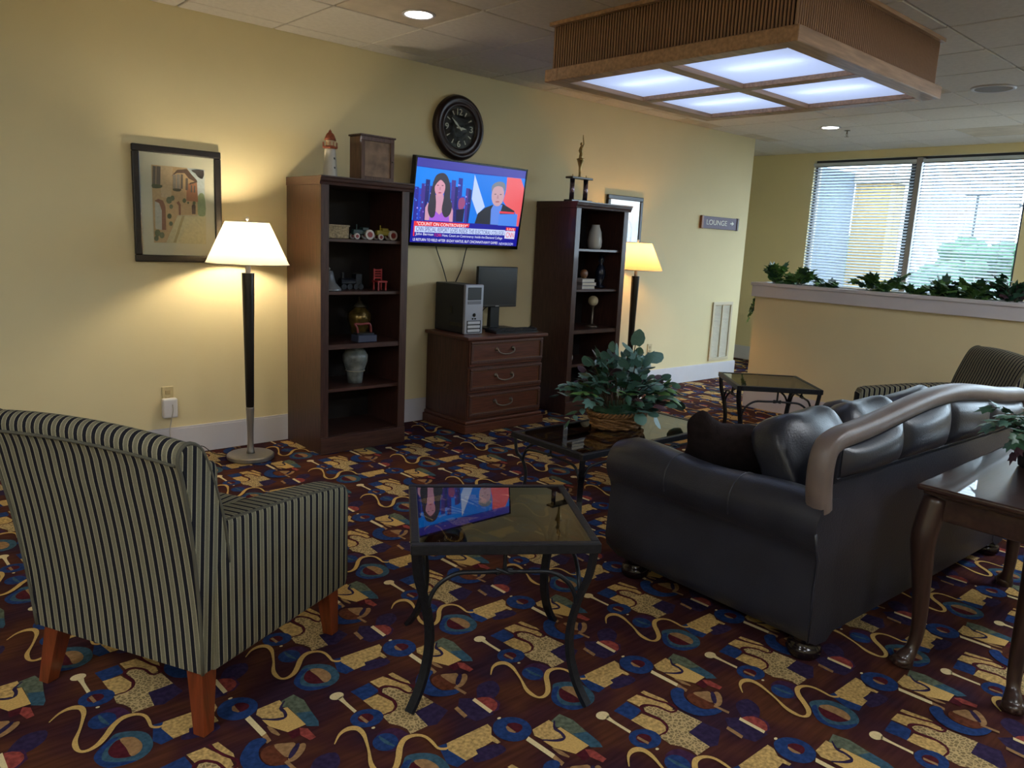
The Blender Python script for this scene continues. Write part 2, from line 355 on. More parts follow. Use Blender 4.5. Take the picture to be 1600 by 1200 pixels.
sh('tan', ell(1, (1003,662), 38, 58, -0.25)); sh('navy', ell(1, (975,652), 20, 50, -0.3, 12)); sh('tan', *stroke(1, [(978,715),(1095,770)], 16, 2))
sq = [(268,655),(283,592),(330,556),(400,552),(460,588),(502,642),(542,705),(582,782),(632,828),(690,856),(742,848),(776,805),(775,740),(764,680),(778,630),(822,606),(882,600),(942,615),(1000,650),(1052,686),(1112,690),(1128,672)]
sh('beige', *stroke(2, sq, [8,20,28,28,28,20,18,30,28,16,26,44,46,46,40,24,16,16,18,14,16,10], 4))
LA = (0.612, 0.003); LB = (-0.010, 0.6165)
mb = MB()
for ia in range(-9, 14):
    for ib in range(-7, 8):
        dx = ia*LA[0]+ib*LB[0]; dy = ia*LA[1]+ib*LB[1]
        cx, cy = 2.1+dx, -3.7+dy
        if not (XL-0.5 < cx < XR+0.5 and YF-0.5 < cy < 2.8): continue
        for li, (c_, polys) in enumerate(SH):
            mb.cur = CN.index(c_); z = -0.0030+0.00009*(li+1)
            for pl in polys:
                q = [(x+dx, y+dy, z) for x, y in pl]
                if all(XL < a < XR and YF < b < (0.0 if a < XC else 2.6) for a, b, _ in q): mb.add(q, [tuple(range(len(q)))])
me = bpy.data.meshes.new('carpet_pattern'); me.from_pydata(mb.v, [], mb.f)
for c_ in CN: me.materials.append(CM[c_])
me.polygons.foreach_set('material_index', mb.m); me.update()
fl = MB(); fl.box(XL-.2, XR+.2, YF-.2, 0.2, -0.1, -0.003); fl.box(XC, XR+.2, 0.2, 2.8, -0.1, -0.003)
floor = struct(fl.build('floor', carpet_base_mat()))
pat = put('carpet_pattern', me, floor); pat['kind'] = 'stuff'

# tv wall, end wall with windows, planter half wall, walls out of view
w = MB(); w.box(XL-.2, XC, 0, .2, 0, H+.1); w.box(XC-.2, XC, .2, 2.8, 0, H+.1); struct(w.build('wall_back', M_wall))
WINS = [(-2.43, 0.0), (-5.6, -2.8), (-8.0, -5.9)]; WZ0, WZ1 = 0.85, 2.69
w = MB(); w.box(XR, XR+.2, -2.43, 2.8, 0, WZ0); w.box(XR, XR+.2, YF, -2.43, 0, .12); w.box(XR, XR+.2, YF, 2.8, WZ1, H+.1)
edges = [2.8, 0.0, -2.43, -2.9, -5.5, -6.0, -8.0, YF]
for a, b in ((2.8, 0.0), (-2.43, -2.8), (-5.6, -5.9), (-8.0, YF)): w.box(XR, XR+.2, b, a, WZ0 if a > -2 else .12, WZ1)
struct(w.build('wall_end', M_wall))
w = MB(); w.box(XC, XR+.2, 2.8, 3.0, 0, H+.1); struct(w.build('wall_passage', M_wall))
w = MB(); w.box(XL-.2, XL, YF, 0, 0, H+.1); struct(w.build('wall_left', M_wall))
w = MB(); w.box(XL-.2, XR+.2, YF-.2, YF, 0, H+.1); struct(w.build('wall_front', M_wall))

# half wall with planter trough on top
w = MB(); w.box(HWX, HWX+.34, YF, HWY, 0, 1.08); struct(w.build('wall_partition', M_wall))
w = MB(); w.bbox(HWX-.03, HWX+.03, YF, HWY+.03, 1.08, 1.19, .004); w.bbox(HWX-.042, HWX+.035, YF, HWY+.042, 1.185, 1.217, .006)
w.bbox(HWX+.31, HWX+.37, YF, HWY+.03, 1.08, 1.19, .004); w.bbox(HWX+.305, HWX+.382, YF, HWY+.042, 1.185, 1.217, .006)
w.box(HWX+.03, HWX+.31, HWY-.03, HWY+.03, 1.08, 1.19); w.bbox(HWX+.03, HWX+.31, HWY-.03, HWY+.042, 1.185, 1.217, .006)
struct(w.build('trim_1', M_white))
soil = plain('planter_soil', S(40, 34, 28), 0.95, 0, 0.4, 30); w = MB(); w.box(HWX+.035, HWX+.305, YF+.01, HWY-.035, 1.081, 1.13); o = w.build('planter_soil', soil); tag(o, 'dark planting soil filling the trough of the half wall', 'soil', kind='stuff')

# baseboards
BH = 0.186
def baseboard(name, x0, x1, y0, y1):
    w = MB(); w.box(x0, x1, y0, y1, 0, BH-.012)
    dx = .004 if (x1-x0) < (y1-y0) else 0; dy = .004 if not dx else 0
    w.box(x0+dx, x1-dx*0, y0+dy, y1, BH-.012, BH); return struct(w.build(name, M_white))
baseboard('baseboard_back', XL, XC+.015, -.015, 0.0)
baseboard('baseboard_partition', HWX-.015, HWX, YF, HWY+.0); baseboard('baseboard_partition_end', HWX-.015, HWX+.34, HWY, HWY+.015)
baseboard('baseboard_end', XR-.015, XR, YF, 2.8); baseboard('baseboard_corner', XC, XC+.015, 0.0, 2.8)
baseboard('baseboard_left', XL, XL+.015, YF, 0)

# ceiling with its lay-in tiles
w = MB(); w.box(XL-.2, XR+.2, YF-.2, 0.2, H+.012, H+.1); w.box(XC, XR+.2, 0.2, 3.0, H+.012, H+.1)
ceil = struct(w.build('ceiling', plain('ceiling_shadow_gap', S(120, 112, 104), 0.8)))
xs = [1.768+TILE*k for k in range(-8, 14)]; xs = [x for x in xs if XL < x < XR]; xs = [XL]+xs+[XR]
ys = [-.19-TILE*k for k in range(0, 14)]; ys = [0.0]+[y for y in ys if y > YF]+[YF]
tm = MB(); tm.bbox(0, 1, -1, 0, 0, 1, .004, 1)
tile_me = {}
for i in range(len(xs)-1):
    for j in range(len(ys)-1):
        x0, x1, y1, y0 = xs[i]+.006, xs[i+1]-.006, ys[j]-.006, ys[j+1]+.006
        if x1-x0 < .05 or y1-y0 < .05: continue
        st = (i, j) in STAIN if 'STAIN' in globals() else (rnd.random() < 0.07)
        key = (round(x1-x0, 3), round(y1-y0, 3), st)
        if key not in tile_me:
            t = MB(); t.bbox(0, x1-x0, -(y1-y0), 0, 0, .02, .004, 1); tile_me[key] = t.mesh('ceiling_tile', M_tile2 if st else M_tile)
        o = put('ceiling_tile', tile_me[key], ceil, (x0, y1, H+rnd.uniform(0, .0012)))
for k in range(5):      # the strip above the passage
    t = MB(); t.bbox(XC+.006+(XR-XC)/3*0, XR-.006, .006+.55*k, .55*(k+1)-.006, H, H+.02, .004, 1); t.build('ceiling_tile', M_tile, ceil)

# window frames, panes, and the blinds
for k, (a, b) in enumerate(WINS):
    WZ0 = .85 if k < 1 else .12
    w = MB(); w.box(XR+.05, XR+.12, a, b, WZ1-.05, WZ1); w.box(XR+.05, XR+.12, a, b, WZ0, WZ0+.05)
    n = 2
    for q in range(n+1):
        y = a+(b-a)*q/n; w.box(XR+.05, XR+.12, max(a, y-.03), min(b, y+.03), WZ0+.05, WZ1-.05)
    wo = struct(w.build('window_%d' % (k+1), plain('window_frame_%d' % k, S(46, 46, 54), 0.5)))
    for q in range(n):
        y0 = a+(b-a)*q/n+.03; y1 = a+(b-a)*(q+1)/n-.03
        g = MB(); g.box(XR+.082, XR+.088, y0, y1, WZ0+.05, WZ1-.05); g.build('pane', M_glass, wo)
    if k: continue
    w = MB(); w.box(XR-.005, XR+.05, a, b, WZ0-.02, WZ0); struct(w.build('window_sill', M_white, wo))
WZ0 = .85
M_slat = plain('blind_slat', S(196, 204, 214), 0.45, 0, 0.02)
PIT = 0.036
def blind(y0, y1, label, extra):
    root = thing('window_blind', label, 'blind', (XR-.03, y1, WZ0))
    W_ = y1-y0
    hr = MB(); hr.bbox(-.02, .02, -W_, 0, WZ1-WZ0-.075, WZ1-WZ0-.04, .003); hr.build('headrail', M_slat, root)
    n = 49; z0 = .03
    sm_ = MB(); prof = [(-.013, -.0115), (-.0065, -.0045), (.0, .001), (.0065, .006), (.013, .0105)]
    sm_.add([(x, y, z) for x, z in prof for y in (-W_+.006, -.006)], [(2*i, 2*i+1, 2*i+3, 2*i+2) for i in range(4)])
    me_ = sm_.mesh('slat', M_slat, True)
    for i in range(n): put('slat', me_, root, (0, 0, z0+PIT*i))
    br = MB(); br.bbox(-.015, .015, -W_+.004, -.004, 0, .018, .003); br.build('bottom_rail', M_slat, root)
    for t in (.14, .5, .86):
        c_ = MB(); c_.tube([(-.019, -W_*t, .01), (-.019, -W_*t, WZ1-WZ0-.07)], .0012, 5); c_.build('ladder_cord', M_cordw, root)
    if extra:
        c_ = MB(); c_.tube([(-.03, -.09, .5), (-.028, -.09, WZ1-WZ0-.07)], .004, 6); c_.build('tilt_wand', M_white, root)
    return root
blind(-1.275, -.012, 'white slatted blind over the window pane beside the yellow wall corner', True)
blind(-2.418, -1.345, 'white slatted blind with bright sky behind, beyond the window post', False)
w = MB(); w.bbox(XR-.055, XR+.05, -1.34, -1.28, WZ0, WZ1-.02, .004); struct(w.build('trim_2', plain('window_post', S(150, 146, 150), 0.5)))

# ------------------------------------------------------------------ outside the window
w = MB(); w.box(XR+.2, 90, -60, 60, -.3, -.1); w.box(-40, XR+.2, -60, YF-.2, -.3, -.1)
struct(w.build('ground', plain('pale_paving', S(110, 112, 112), 0.9, 0, 0.1, 2)))
w = MB(); w.box(XR+.2, 12, .5, 3, -.1, 2.75); struct(w.build('wall_wing', plain('shade_grey_render', S(96, 106, 122), 0.8, 0, 0.05, 3)))  # blue-grey holds the shade on this wall in its colour
o = thing('stucco_pillar', 'yellow stucco pillar standing outside the window', 'pillar', (12.2, .22, -.1))
w = MB(); w.bbox(-.2, .3, -.27, .27, 0, 2.7, .01); w.build('shaft', plain('yellow_stucco', S(170, 136, 76), 0.85, 0, 0.08, 20, 0.2, 60), o)
w = MB(); w.bbox(-.25, .35, -.32, .32, 2.7, 2.82, .01); w.build('cap', plain('stucco_cap', S(160, 150, 130), 0.85), o)
M_hedge = [plain('hedge_%d' % i, c_, 0.8, 0, 0.35, 6) for i, c_ in enumerate((S(44, 74, 58), S(54, 86, 62), S(40, 66, 60)))]
HL = ['round bush outside, just past the yellow pillar', 'broad bush outside behind the dark lamp pole', 'tall bush outside near the far window edge', 'low bush outside in front of the taller ones', 'far bush outside under the bright sky']
for i, (x, y, r_, h_) in enumerate(((21, 5.0, 1.2, 2.1), (23.5, 2.2, 1.5, 2.2), (21, -1.4, 1.5, 2.2), (18.5, 1.6, 1.0, 1.3), (27, -3.6, 2.2, 2.7))):
    mb = MB(); rr = random.Random(i)
    for q in range(90):
        t = rr.uniform(0, 2*PI); ph = rr.uniform(0, 1); R_ = r_*math.sqrt(1-ph*ph*.9)
        c_ = (R_*math.cos(t)*rr.uniform(.55, 1), R_*math.sin(t)*rr.uniform(.55, 1), h_*ph*.9+.1)
        mb.puff(c_, (.7*rr.uniform(.6, 1), .7, .5), 1, 1, 7, 5)
    o = thing('hedge_bush', HL[i], 'bush', (x, y, -.1), group='bushes outside the window'); mb.build('foliage', M_hedge[i % 3], o)
    k = MB(); k.tube([(0, 0, 0), (0, 0, h_*.6)], .06, 6); k.build('trunk', M_stem, o)
for i, (x, y) in enumerate(((30, 4.6), (31, 3.2))):
    o = thing('lamp_pole', ('dark lamp pole with crossbar outside the window', 'second thinner lamp pole outside, nearer the window edge')[i], 'lamp pole', (x, y, -.1))
    k = MB(); k.tube([(0, 0, 0), (0, 0, 3.9-.3*i)], .05-.012*i, 8); k.build('pole', M_black, o)
    k = MB(); k.bbox(-.08, .08, -.4, .4, 3.85-.3*i, 3.93-.3*i, .01); k.build('crossbar', M_black, o)

# ------------------------------------------------------------------ ceiling fixtures
FX0, FX1, FY0, FY1, FZ = 3.42, 5.06, -3.16, -1.58, 2.445
fx = thing('ceiling_light_box', 'large square wooden ceiling light box with ribbed sides and four glowing panels', 'ceiling light', ((FX0+FX1)/2, (FY0+FY1)/2, FZ))
hx, hy = (FX1-FX0)/2, (FY1-FY0)/2
M_oak = wood('oak_lip', S(176, 140, 108), 0.5, 0, 9, 0.25); M_oaks = plain('oak_slat', S(166, 130, 100), 0.55, 0, 0.28, 14, stretch=(4, 4, .3)); M_oakd = plain('oak_backing', S(44, 28, 20), 0.7)
w = MB(); t_ = .02
w.box(-hx+.012, hx-.012, -hy+.012, -hy+.03, .07, H-FZ); w.box(-hx+.012, hx-.012, hy-.03, hy-.012, .07, H-FZ); w.box(-hx+.012, -hx+.03, -hy+.012, hy-.012, .07, H-FZ); w.box(hx-.03, hx-.012, -hy+.012, hy-.012, .07, H-FZ)
w.build('backing_board', M_oakd, fx)
w = MB(); e_ = .03     # bottom lip, cross bars
for (x0, x1, y0, y1) in ((-hx-e_, hx+e_, -hy-e_, -hy+.075), (-hx-e_, hx+e_, hy-.075, hy+e_), (-hx-e_, -hx+.075, -hy+.075, hy-.075), (hx-.075, hx+e_, -hy+.075, hy-.075)): w.bbox(x0, x1, y0, y1, 0, .072, .004, 1)
w.build('bottom_lip', M_oak, fx)
w = MB(); w.bbox(-.04, .04, -hy+.075, hy-.075, .002, .05, .003, 1); w.bbox(-hx+.075, -.04, -.04, .04, .002, .05, .003, 1); w.bbox(.04, hx-.075, -.04, .04, .002, .05, .003, 1)
w.build('cross_bar', M_oak, fx)
w = MB()
for (x0, x1, y0, y1) in ((-hx-.02, hx+.02, -hy-.02, -hy+.02), (-hx-.02, hx+.02, hy-.02, hy+.02), (-hx-.02, -hx+.02, -hy+.02, hy-.02), (hx-.02, hx+.02, -hy+.02, hy-.02)): w.box(x0, x1, y0, y1, H-FZ-.022, H-FZ-.001)
w.build('top_trim', M_oak, fx)
NSL = 80; SP = 2*hy/NSL
sl = MB(); sl.bbox(-.006, .006, -SP*.27, SP*.27, .074, H-FZ-.024, .003, 1); me_x = sl.mesh('slat', M_oaks)
SPx = 2*hx/NSL; sl = MB(); sl.bbox(-SPx*.27, SPx*.27, -.006, .006, .074, H-FZ-.024, .003, 1); me_y = sl.mesh('slat', M_oaks)
for k in range(NSL):
    put('slat', me_x, fx, (-hx+.008, -hy+SP*(k+.5), 0)); put('slat', me_y, fx, (-hx+SPx*(k+.5), -hy+.008, 0))
mb = MB()
for k in range(NSL):
    y = -hy+SP*(k+.5); mb.box(hx-.012, hx-.002, y-SP*.36, y+SP*.36, .074, H-FZ-.024); x = -hx+SPx*(k+.5); mb.box(x-SPx*.36, x+SPx*.36, hy-.012, hy-.002, .074, H-FZ-.024)
o = mb.build('slats_far_sides', M_oaks, fx); o['kind'] = 'stuff'
# frosted diffusers with a tube above each
m, nt, b = nmat('frosted_diffuser'); setc(b, (0.8, 0.84, 0.9, 1)); nt.nodes.remove(b); out = nt.nodes['Material Output']
tl = nt.nodes.new('ShaderNodeBsdfTranslucent'); tl.inputs[0].default_value = (.86, .9, 1, 1)
em = nt.nodes.new('ShaderNodeEmission'); em.inputs[0].default_value = (.60, .72, 1.0, 1); em.inputs[1].default_value = .16
ad = nt.nodes.new('ShaderNodeAddShader'); nt.links.new(tl.outputs[0], ad.inputs[0]); nt.links.new(em.outputs[0], ad.inputs[1]); nt.links.new(ad.outputs[0], out.inputs[0])
M_diff = m; M_tube = emis('fluorescent_tube', (.85, .92, 1, 1), 1.6); M_house = plain('white_housing', S(225, 228, 232), .6)
for sx in (-1, 1):
    for sy in (-1, 1):
        x0, x1 = sorted((sx*.04, sx*(hx-.075))); y0, y1 = sorted((sy*.04, sy*(hy-.075)))
        d_ = MB(); d_.box(x0, x1, y0, y1, .03, .036); dp = d_.build('diffuser_panel', M_diff, fx)
        tb = MB(); xm = (x0+x1)/2; tb.tube([(xm, y0+.12, .10), (xm, y1-.12, .10)], .019, 10); tb.build('fluorescent_tube', M_tube, dp)
w = MB(); w.box(-hx+.03, hx-.03, -hy+.03, hy-.03, .2, .205); w.build('reflector', M_house, fx)

def downlight(x, y, label, power):
    o = thing('recessed_downlight', label, 'downlight', (x, y, H), group='recessed ceiling downlights')
    k = MB(); k.lathe([(.1, .0), (.1, -.006), (.09, -.009), (.08, -.006), (.078, -.002)], 28); k.build('trim_ring', M_white, o, smooth=True)
    k = MB(); k.lathe([(.0, -.004), (.081, -.004)], 28); k.build('lens', emis('downlight_lens', (1, .97, .93, 1), power), o)
downlight(2.795, -1.07, 'round recessed downlight above the bookcase with the lighthouse', 16)
downlight(7.86, -1.11, 'round recessed downlight in the ceiling close to the window corner', 16)
for i, (x, y) in enumerate(((-1.6, -6.9), (1.2, -6.9), (4.7, -5.5), (-1.6, -4.0))):      # unseen ceiling panels, added to brighten the room from out of view
    o = thing('added_troffer', 'unseen fluorescent ceiling panel added as fill light, number %s from the entrance' % ('one', 'two', 'three', 'four')[i], 'ceiling light', (x, y, H), group='unseen added ceiling lights')
    k = MB()
    for q in ((-.6, .6, -.3, -.27), (-.6, .6, .27, .3), (-.6, -.57, -.27, .27), (.57, .6, -.27, .27)): k.box(q[0], q[1], q[2], q[3], -.012, 0)
    k.build('frame', M_white, o); k = MB(); k.box(-.57, .57, -.27, .27, -.006, 0); k.build('diffuser', emis('added_troffer_glow_%d' % i, (.88, .94, 1, 1), 17.0), o)
o = thing('sprinkler_head', 'small fire sprinkler head hanging from ceiling near the far downlight', 'sprinkler', (8.14, -1.155, H))
k = MB(); k.lathe([(.03, 0), (.03, -.004), (.008, -.006), (.008, -.035)], 14); k.build('stem', M_pewter, o, smooth=True)
k = MB(); k.lathe([(.0, -.062), (.022, -.062), (.022, -.065), (0, -.065)], 14); k.tube([(-.012, 0, -.03), (-.016, 0, -.048), (0, 0, -.062)], .003, 5); k.tube([(.012, 0, -.03), (.016, 0, -.048), (0, 0, -.062)], .003, 5); k.build('deflector', M_pewter, o)
o = thing('ceiling_speaker', 'round perforated ceiling speaker grille beside the light box', 'speaker', (6.68, -2.95, H))
k = MB(); k.lathe([(.15, 0), (.15, -.006), (.135, -.012), (.125, -.008)], 32); k.build('ring', M_white, o, smooth=True)
k = MB(); k.lathe([(.0, -.009), (.126, -.008)], 32); k.build('grille', plain('speaker_grille', S(128, 118, 112), .7, 0, .25, 300), o)

# ------------------------------------------------------------------ floor lamps
M_shade = shade_mat('linen_shade', (.52, .45, .31, 1))
def floor_lamp(x, y, label, watts, colr):
    o = thing('floor_lamp', label, 'floor lamp', (x, y, 0), group='floor lamps along the tv wall')
    k = MB(); k.lathe([(.0, 0), (.145, 0), (.15, .006), (.15, .026), (.143, .032), (.03, .036), (0, .036)], 40); k.build('base', M_steel, o, auto=35)
    k = MB(); k.lathe([(.028, .034), (.022, .06), (.019, .12), (.021, .2), (.027, .34), (.027, .345)], 24); k.build('lower_stem', M_steel, o, smooth=True)
    k = MB(); k.lathe([(.024, .343), (.026, .36), (.032, .8), (.039, 1.18), (.039, 1.215), (.0, 1.216)], 24); k.build('pole', plain('black_lacquer_pole', S(20, 16, 15), .3), o, auto=40)
    k = MB(); k.lathe([(.016, 1.214), (.016, 1.29), (.008, 1.30), (.008, 1.38)], 14); k.build('neck', M_white, o, smooth=True)
    k = MB(); a, b_ = .252, .132; z0, z1 = 1.275, 1.532
    k.lathe([(a, z0), (b_, z1)], 48); k.f = [f for f in k.f if len(f) == 4]; k.m = [0]*len(k.f); sh_ = k.build('lamp_shade', M_shade, o, smooth=True)
    k = MB(); k.tube([(a*math.cos(t), a*math.sin(t), z0) for t in [2*PI*i/40 for i in range(40)]], .003, 5, closed=True); k.tube([(b_*math.cos(t), b_*math.sin(t), z1) for t in [2*PI*i/32 for i in range(32)]], .003, 5, closed=True)
    for t in (0, 2*PI/3, 4*PI/3): k.tube([(0, 0, z1-.02), (b_*math.cos(t), b_*math.sin(t), z1)], .002, 4)
    k.build('shade_wire', M_white2, sh_)
    k = MB(); k.lathe([(.004, 1.49), (.004, 1.54), (.009, 1.548), (.009, 1.56), (0, 1.566)], 12); k.build('finial', M_white2, o, smooth=True)
    bl = MB(); bl.lathe([(0, 1.36), (.014, 1.365), (.03, 1.405), (.03, 1.43), (.018, 1.455), (0, 1.462)], 16); bl.build('bulb', emis('warm_bulb', colr, watts), o, smooth=True)
    return o
l1 = floor_lamp(2.05, -.33, 'floor lamp with glowing cream shade and steel base beside framed street picture', 330, (1, .83, .56, 1))
k = MB(); k.tube(smooth_path([(-.1, .1, .004), (-.17, .2, .01), (-.22, .27, .05), (-.29, .29, .02), (-.36, .3, .008)]), .003, 6); k.build('cord', M_cord, l1)
floor_lamp(5.93, -.3, 'floor lamp with warm amber shade partly hidden behind the far bookcase', 230, (1, .52, .17, 1))

# ------------------------------------------------------------------ bookcases
def bookcase(x0, label):
    W_, D_, Ht = .675, .49, 1.85; o = thing('bookcase', label, 'bookcase', (x0, 0, 0), group='tall dark bookcases')
    for x in (0.0, W_-.022):
        k = MB(); k.bbox(x, x+.022, -D_, -.016, 0, Ht-.055, .002, 1); k.build('side_panel', M_dark, o)
    for x in (.0, W_-.055):
        k = MB(); k.bbox(x-.002, x+.057, -D_-.018, -D_, .11, Ht-.055, .002, 1); k.build('stile', M_dark, o)
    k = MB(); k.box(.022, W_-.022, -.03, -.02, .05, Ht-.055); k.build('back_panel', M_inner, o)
    k = MB(); k.bbox(-.003, W_+.003, -D_-.026, -D_+.01, 0, .115, .003, 1); k.build('plinth', M_darkh, o)
    for z in (.115, .44, .75, 1.105, 1.455):
        k = MB(); fat = .034 if z == .75 else .022
        k.bbox(.023, W_-.023, -D_+.012 if z != .75 else -D_-.01, -.03, z-fat, z, .002, 1); k.build('shelf', M_darkh, o)
    k = MB(); prof = [(-.0, Ht-.055), (-.018, Ht-.055), (-.022, Ht-.04), (-.03, Ht-.03), (-.034, Ht-.012), (-.04, Ht-.008), (-.04, Ht), (0, Ht)]
    k.prism([(-D_+a, z) for a, z in prof], -.012, W_+.03, 'x'); k.bbox(-.004, W_+.012, -D_, -.016, Ht-.055, Ht, .002, 1); k.build('crown_moulding', M_darkh, o)
    return o
bookcase(2.465, 'tall dark bookcase nearest the floor lamp with the cream shade')
bookcase(4.835, 'tall dark bookcase between the dresser and the amber floor lamp')

# ------------------------------------------------------------------ dresser
dr = thing('dresser', 'three drawer dark cherry dresser with bail handles under the television', 'dresser', (3.66, -.03, 0))
DW, DD = .81, .53
k = MB(); k.box(.015, DW-.015, -DD, 0, .1, .73); k.build('carcass', M_cherryv, dr)
k = MB(); k.bbox(-.012, DW+.03, -DD-.03, .005, .73, .757, .007); k.build('top', M_cherry, dr)
k = MB(); k.bbox(-.012, DW+.015, -DD-.035, .005, 0, .07, .004); k.bbox(-.004, DW+.007, -DD-.024, .0, .07, .1, .01); k.build('base_plinth', M_cherry, dr)
for i, (z0, z1) in enumerate(((.525, .725), (.318, .515), (.11, .308))):
    k = MB(); k.bbox(.02, DW-.02, -DD-.018, -DD, z0, z1, .004, 1); d_ = k.build('drawer', M_cherry, dr)
    k = MB(); q = .026
    for (a, b_, c_, e2) in ((.026, DW-.026, z0+.02, z0+.02+q), (.026, DW-.026, z1-q, z1-.004), (.026, .026+q, z0+.046, z1-q), (DW-.026-q, DW-.026, z0+.046, z1-q)): k.bbox(a, b_, -DD-.03, -DD-.017, c_, e2, .005, 2)
    k.build('drawer_moulding', M_cherryv, d_)
    k = MB(); a, b_, c_, e2 = .054, DW-.054, z0+.048, z1-.028; g_ = .003
    for (p0, p1, p2, p3) in ((a, b_, c_, c_+g_), (a, b_, e2-g_, e2), (a, a+g_, c_, e2), (b_-g_, b_, c_, e2)): k.box(p0, p1, -DD-.0195, -DD-.018, p2, p3)
    k.build('inlay_line', M_gold, d_)
    zc = (z0+z1)/2+.028; cx = DW/2-.03
    k = MB()
    for s_ in (-1, 1):
        k.lathe([(.017, 0), (.015, .006), (.007, .012), (.007, .02), (0, .022)], 12); n0 = len(k.v)-60
        for vi in range(n0, len(k.v)):
            x, y, z = k.v[vi]; k.v[vi] = (cx+s_*.085+x, -DD-.018-z, zc+y)
    k.tube(smooth_path([(cx-.085, -DD-.036, zc), (cx-.078, -DD-.044, zc-.022), (cx-.04, -DD-.046, zc-.036), (cx, -DD-.046, zc-.04), (cx+.04, -DD-.046, zc-.036), (cx+.078, -DD-.044, zc-.022), (cx+.085, -DD-.036, zc)], 4), .0052, 8)
    k.build('bail_handle', M_pewter, d_, smooth=True)

# ------------------------------------------------------------------ flat print helpers
def homog(src, dst):
    A = []
    for (x, y), (u, v) in zip(src, dst):
        A += [[x, y, 1, 0, 0, 0, -u*x, -u*y], [0, 0, 0, x, y, 1, -v*x, -v*y]]
    h = np.linalg.solve(np.array(A, float), np.array([c_ for q in dst for c_ in q], float)); return np.append(h, 1).reshape(3, 3)
class Flat:      # flat coloured shapes on an upright x/z sheet, traced in photo space, each a hair above the last
    def __init__(s, src, w, h, matf, step=.00025):
        s.Hm = homog(src, [(0, h), (w, h), (w, 0), (0, 0)]); s.mb = MB(); s.mats = []; s.key = {}; s.n = 0; s.matf = matf; s.step = step
    def mi(s, c):
        if c not in s.key: s.key[c] = len(s.mats); s.mats.append(s.matf(c))
        return s.key[c]
    def P(s, x, y): q = s.Hm @ np.array([x, y, 1.0]); return q[0]/q[2], q[1]/q[2]
    def poly(s, c, pts, smooth=0):
        if smooth: pts = [q[:2] for q in smooth_path(pts, smooth, True)]
        s.n += 1; s.mb.cur = s.mi(c); y = -s.step*s.n; s.mb.add([(a, y, b) for a, b in [s.P(*q) for q in pts]], [tuple(range(len(pts)))])
    def oval(s, c, cx, cy, rx, ry, n=20): s.poly(c, [(cx+rx*math.cos(2*PI*i/n), cy+ry*math.sin(2*PI*i/n)) for i in range(n)])
    def build(s, name, parent, loc):
        me = bpy.data.meshes.new(name); me.from_pydata(s.mb.v, [], s.mb.f)
        for m_ in s.mats: me.materials.append(m_)
        me.polygons.foreach_set('material_index', s.mb.m); me.update(); return put(name, me, parent, loc)
def text(body, parent, mat, x, y, z, w, h, name='lettering', depth=0.0):   # lower left corner x,z on a sheet facing -Y; stretched to w by h
    cu = bpy.data.curves.new('t', 'FONT'); cu.body = body; cu.extrude = depth
    ob = bpy.data.objects.new('t', cu); col.objects.link(ob); dg = bpy.context.evaluated_depsgraph_get(); dg.update()
    me = bpy.data.meshes.new_from_object(ob.evaluated_get(dg)); bpy.data.objects.remove(ob); bpy.data.curves.remove(cu)
    co = np.array([v.co[:] for v in me.vertices]); lo, hi = co.min(0), co.max(0)
    for v in me.vertices:
        a = (v.co.x-lo[0])/(hi[0]-lo[0]); b = (v.co.y-lo[1])/(hi[1]-lo[1]); v.co = (x+a*w, y-v.co.z, z+b*h)
    me.materials.clear(); me.materials.append(mat); me.name = name; return put(name, me, parent)

# ------------------------------------------------------------------ television
tv = thing('television', 'wall mounted flat television showing a news broadcast', 'television', (3.415, -.075, 1.425)); tv.rotation_euler = (math.radians(7.5), 0, 0)
TW, TH = 1.135, .672
k = MB(); k.bbox(0, TW, -.02, .03, 0, TH, .006); k.build('casing', M_black, tv)
k = MB(); b_ = .014
for q in ((0, TW, 0, .026), (0, TW, TH-b_, TH), (0, b_, .026, TH-b_), (TW-b_, TW, .026, TH-b_)): k.bbox(q[0], q[1], -.026, -.019, q[2], q[3], .002, 1)
k.build('bezel', M_blackgloss, tv)
k = MB(); k.box(TW/2-.1, TW/2+.1, .03, .06, .2, .45); k.build('wall_bracket', M_black, tv)
SW, SH_ = TW-.03, TH-.042
emat = {}
def tvm(c):
    if c not in emat: emat[c] = emis('screen_%d_%d_%d' % c, S(*c), .62)
    return emat[c]
F = Flat([(108, 95), (1288, 268), (1238, 1112), (72, 1050)], SW, SH_, tvm, .00004)
F.poly((16, 14, 150), [(108, 95), (1288, 268), (1238, 1112), (72, 1050)])
F.poly((58, 52, 160), [(108, 95), (1288, 268), (1284, 352), (106, 190)])
F.poly((0, 130, 245), [(106, 195), (736, 290), (698, 838), (80, 800)])
rs = random.Random(3)
for i in range(16):
    x = 100+i*39+rs.uniform(-8, 8); h_ = rs.uniform(250, 420) if i not in (6, 7) else 210; y1 = 800+(x-75)*.06; y0 = y1-h_-rs.uniform(0, 100)
    F.poly(((40, 40, 150), (30, 60, 190), (66, 44, 140), (24, 30, 110))[i % 4], [(x, y0), (min(x+46, 716), y0+7), (min(x+42, 705), y1), (x-4, y1)])
for i in range(90):
    x = rs.uniform(92, 690); y = rs.uniform(390, 780); s_ = rs.uniform(6, 15)
    F.n -= 1 if i else 0
    F.poly(rs.choice(((70, 110, 230), (120, 90, 200), (160, 140, 235), (30, 40, 130), (90, 50, 140), (60, 140, 245))), [(x, y), (x+s_, y+1), (x+s_, y+s_*1.3), (x, y+s_*1.3)])
F.poly((150, 70, 120), [(585, 570), (640, 560), (650, 640), (610, 700), (580, 660)], 3); F.poly((24, 20, 60), [(560, 690), (650, 680), (640, 830), (565, 825)])
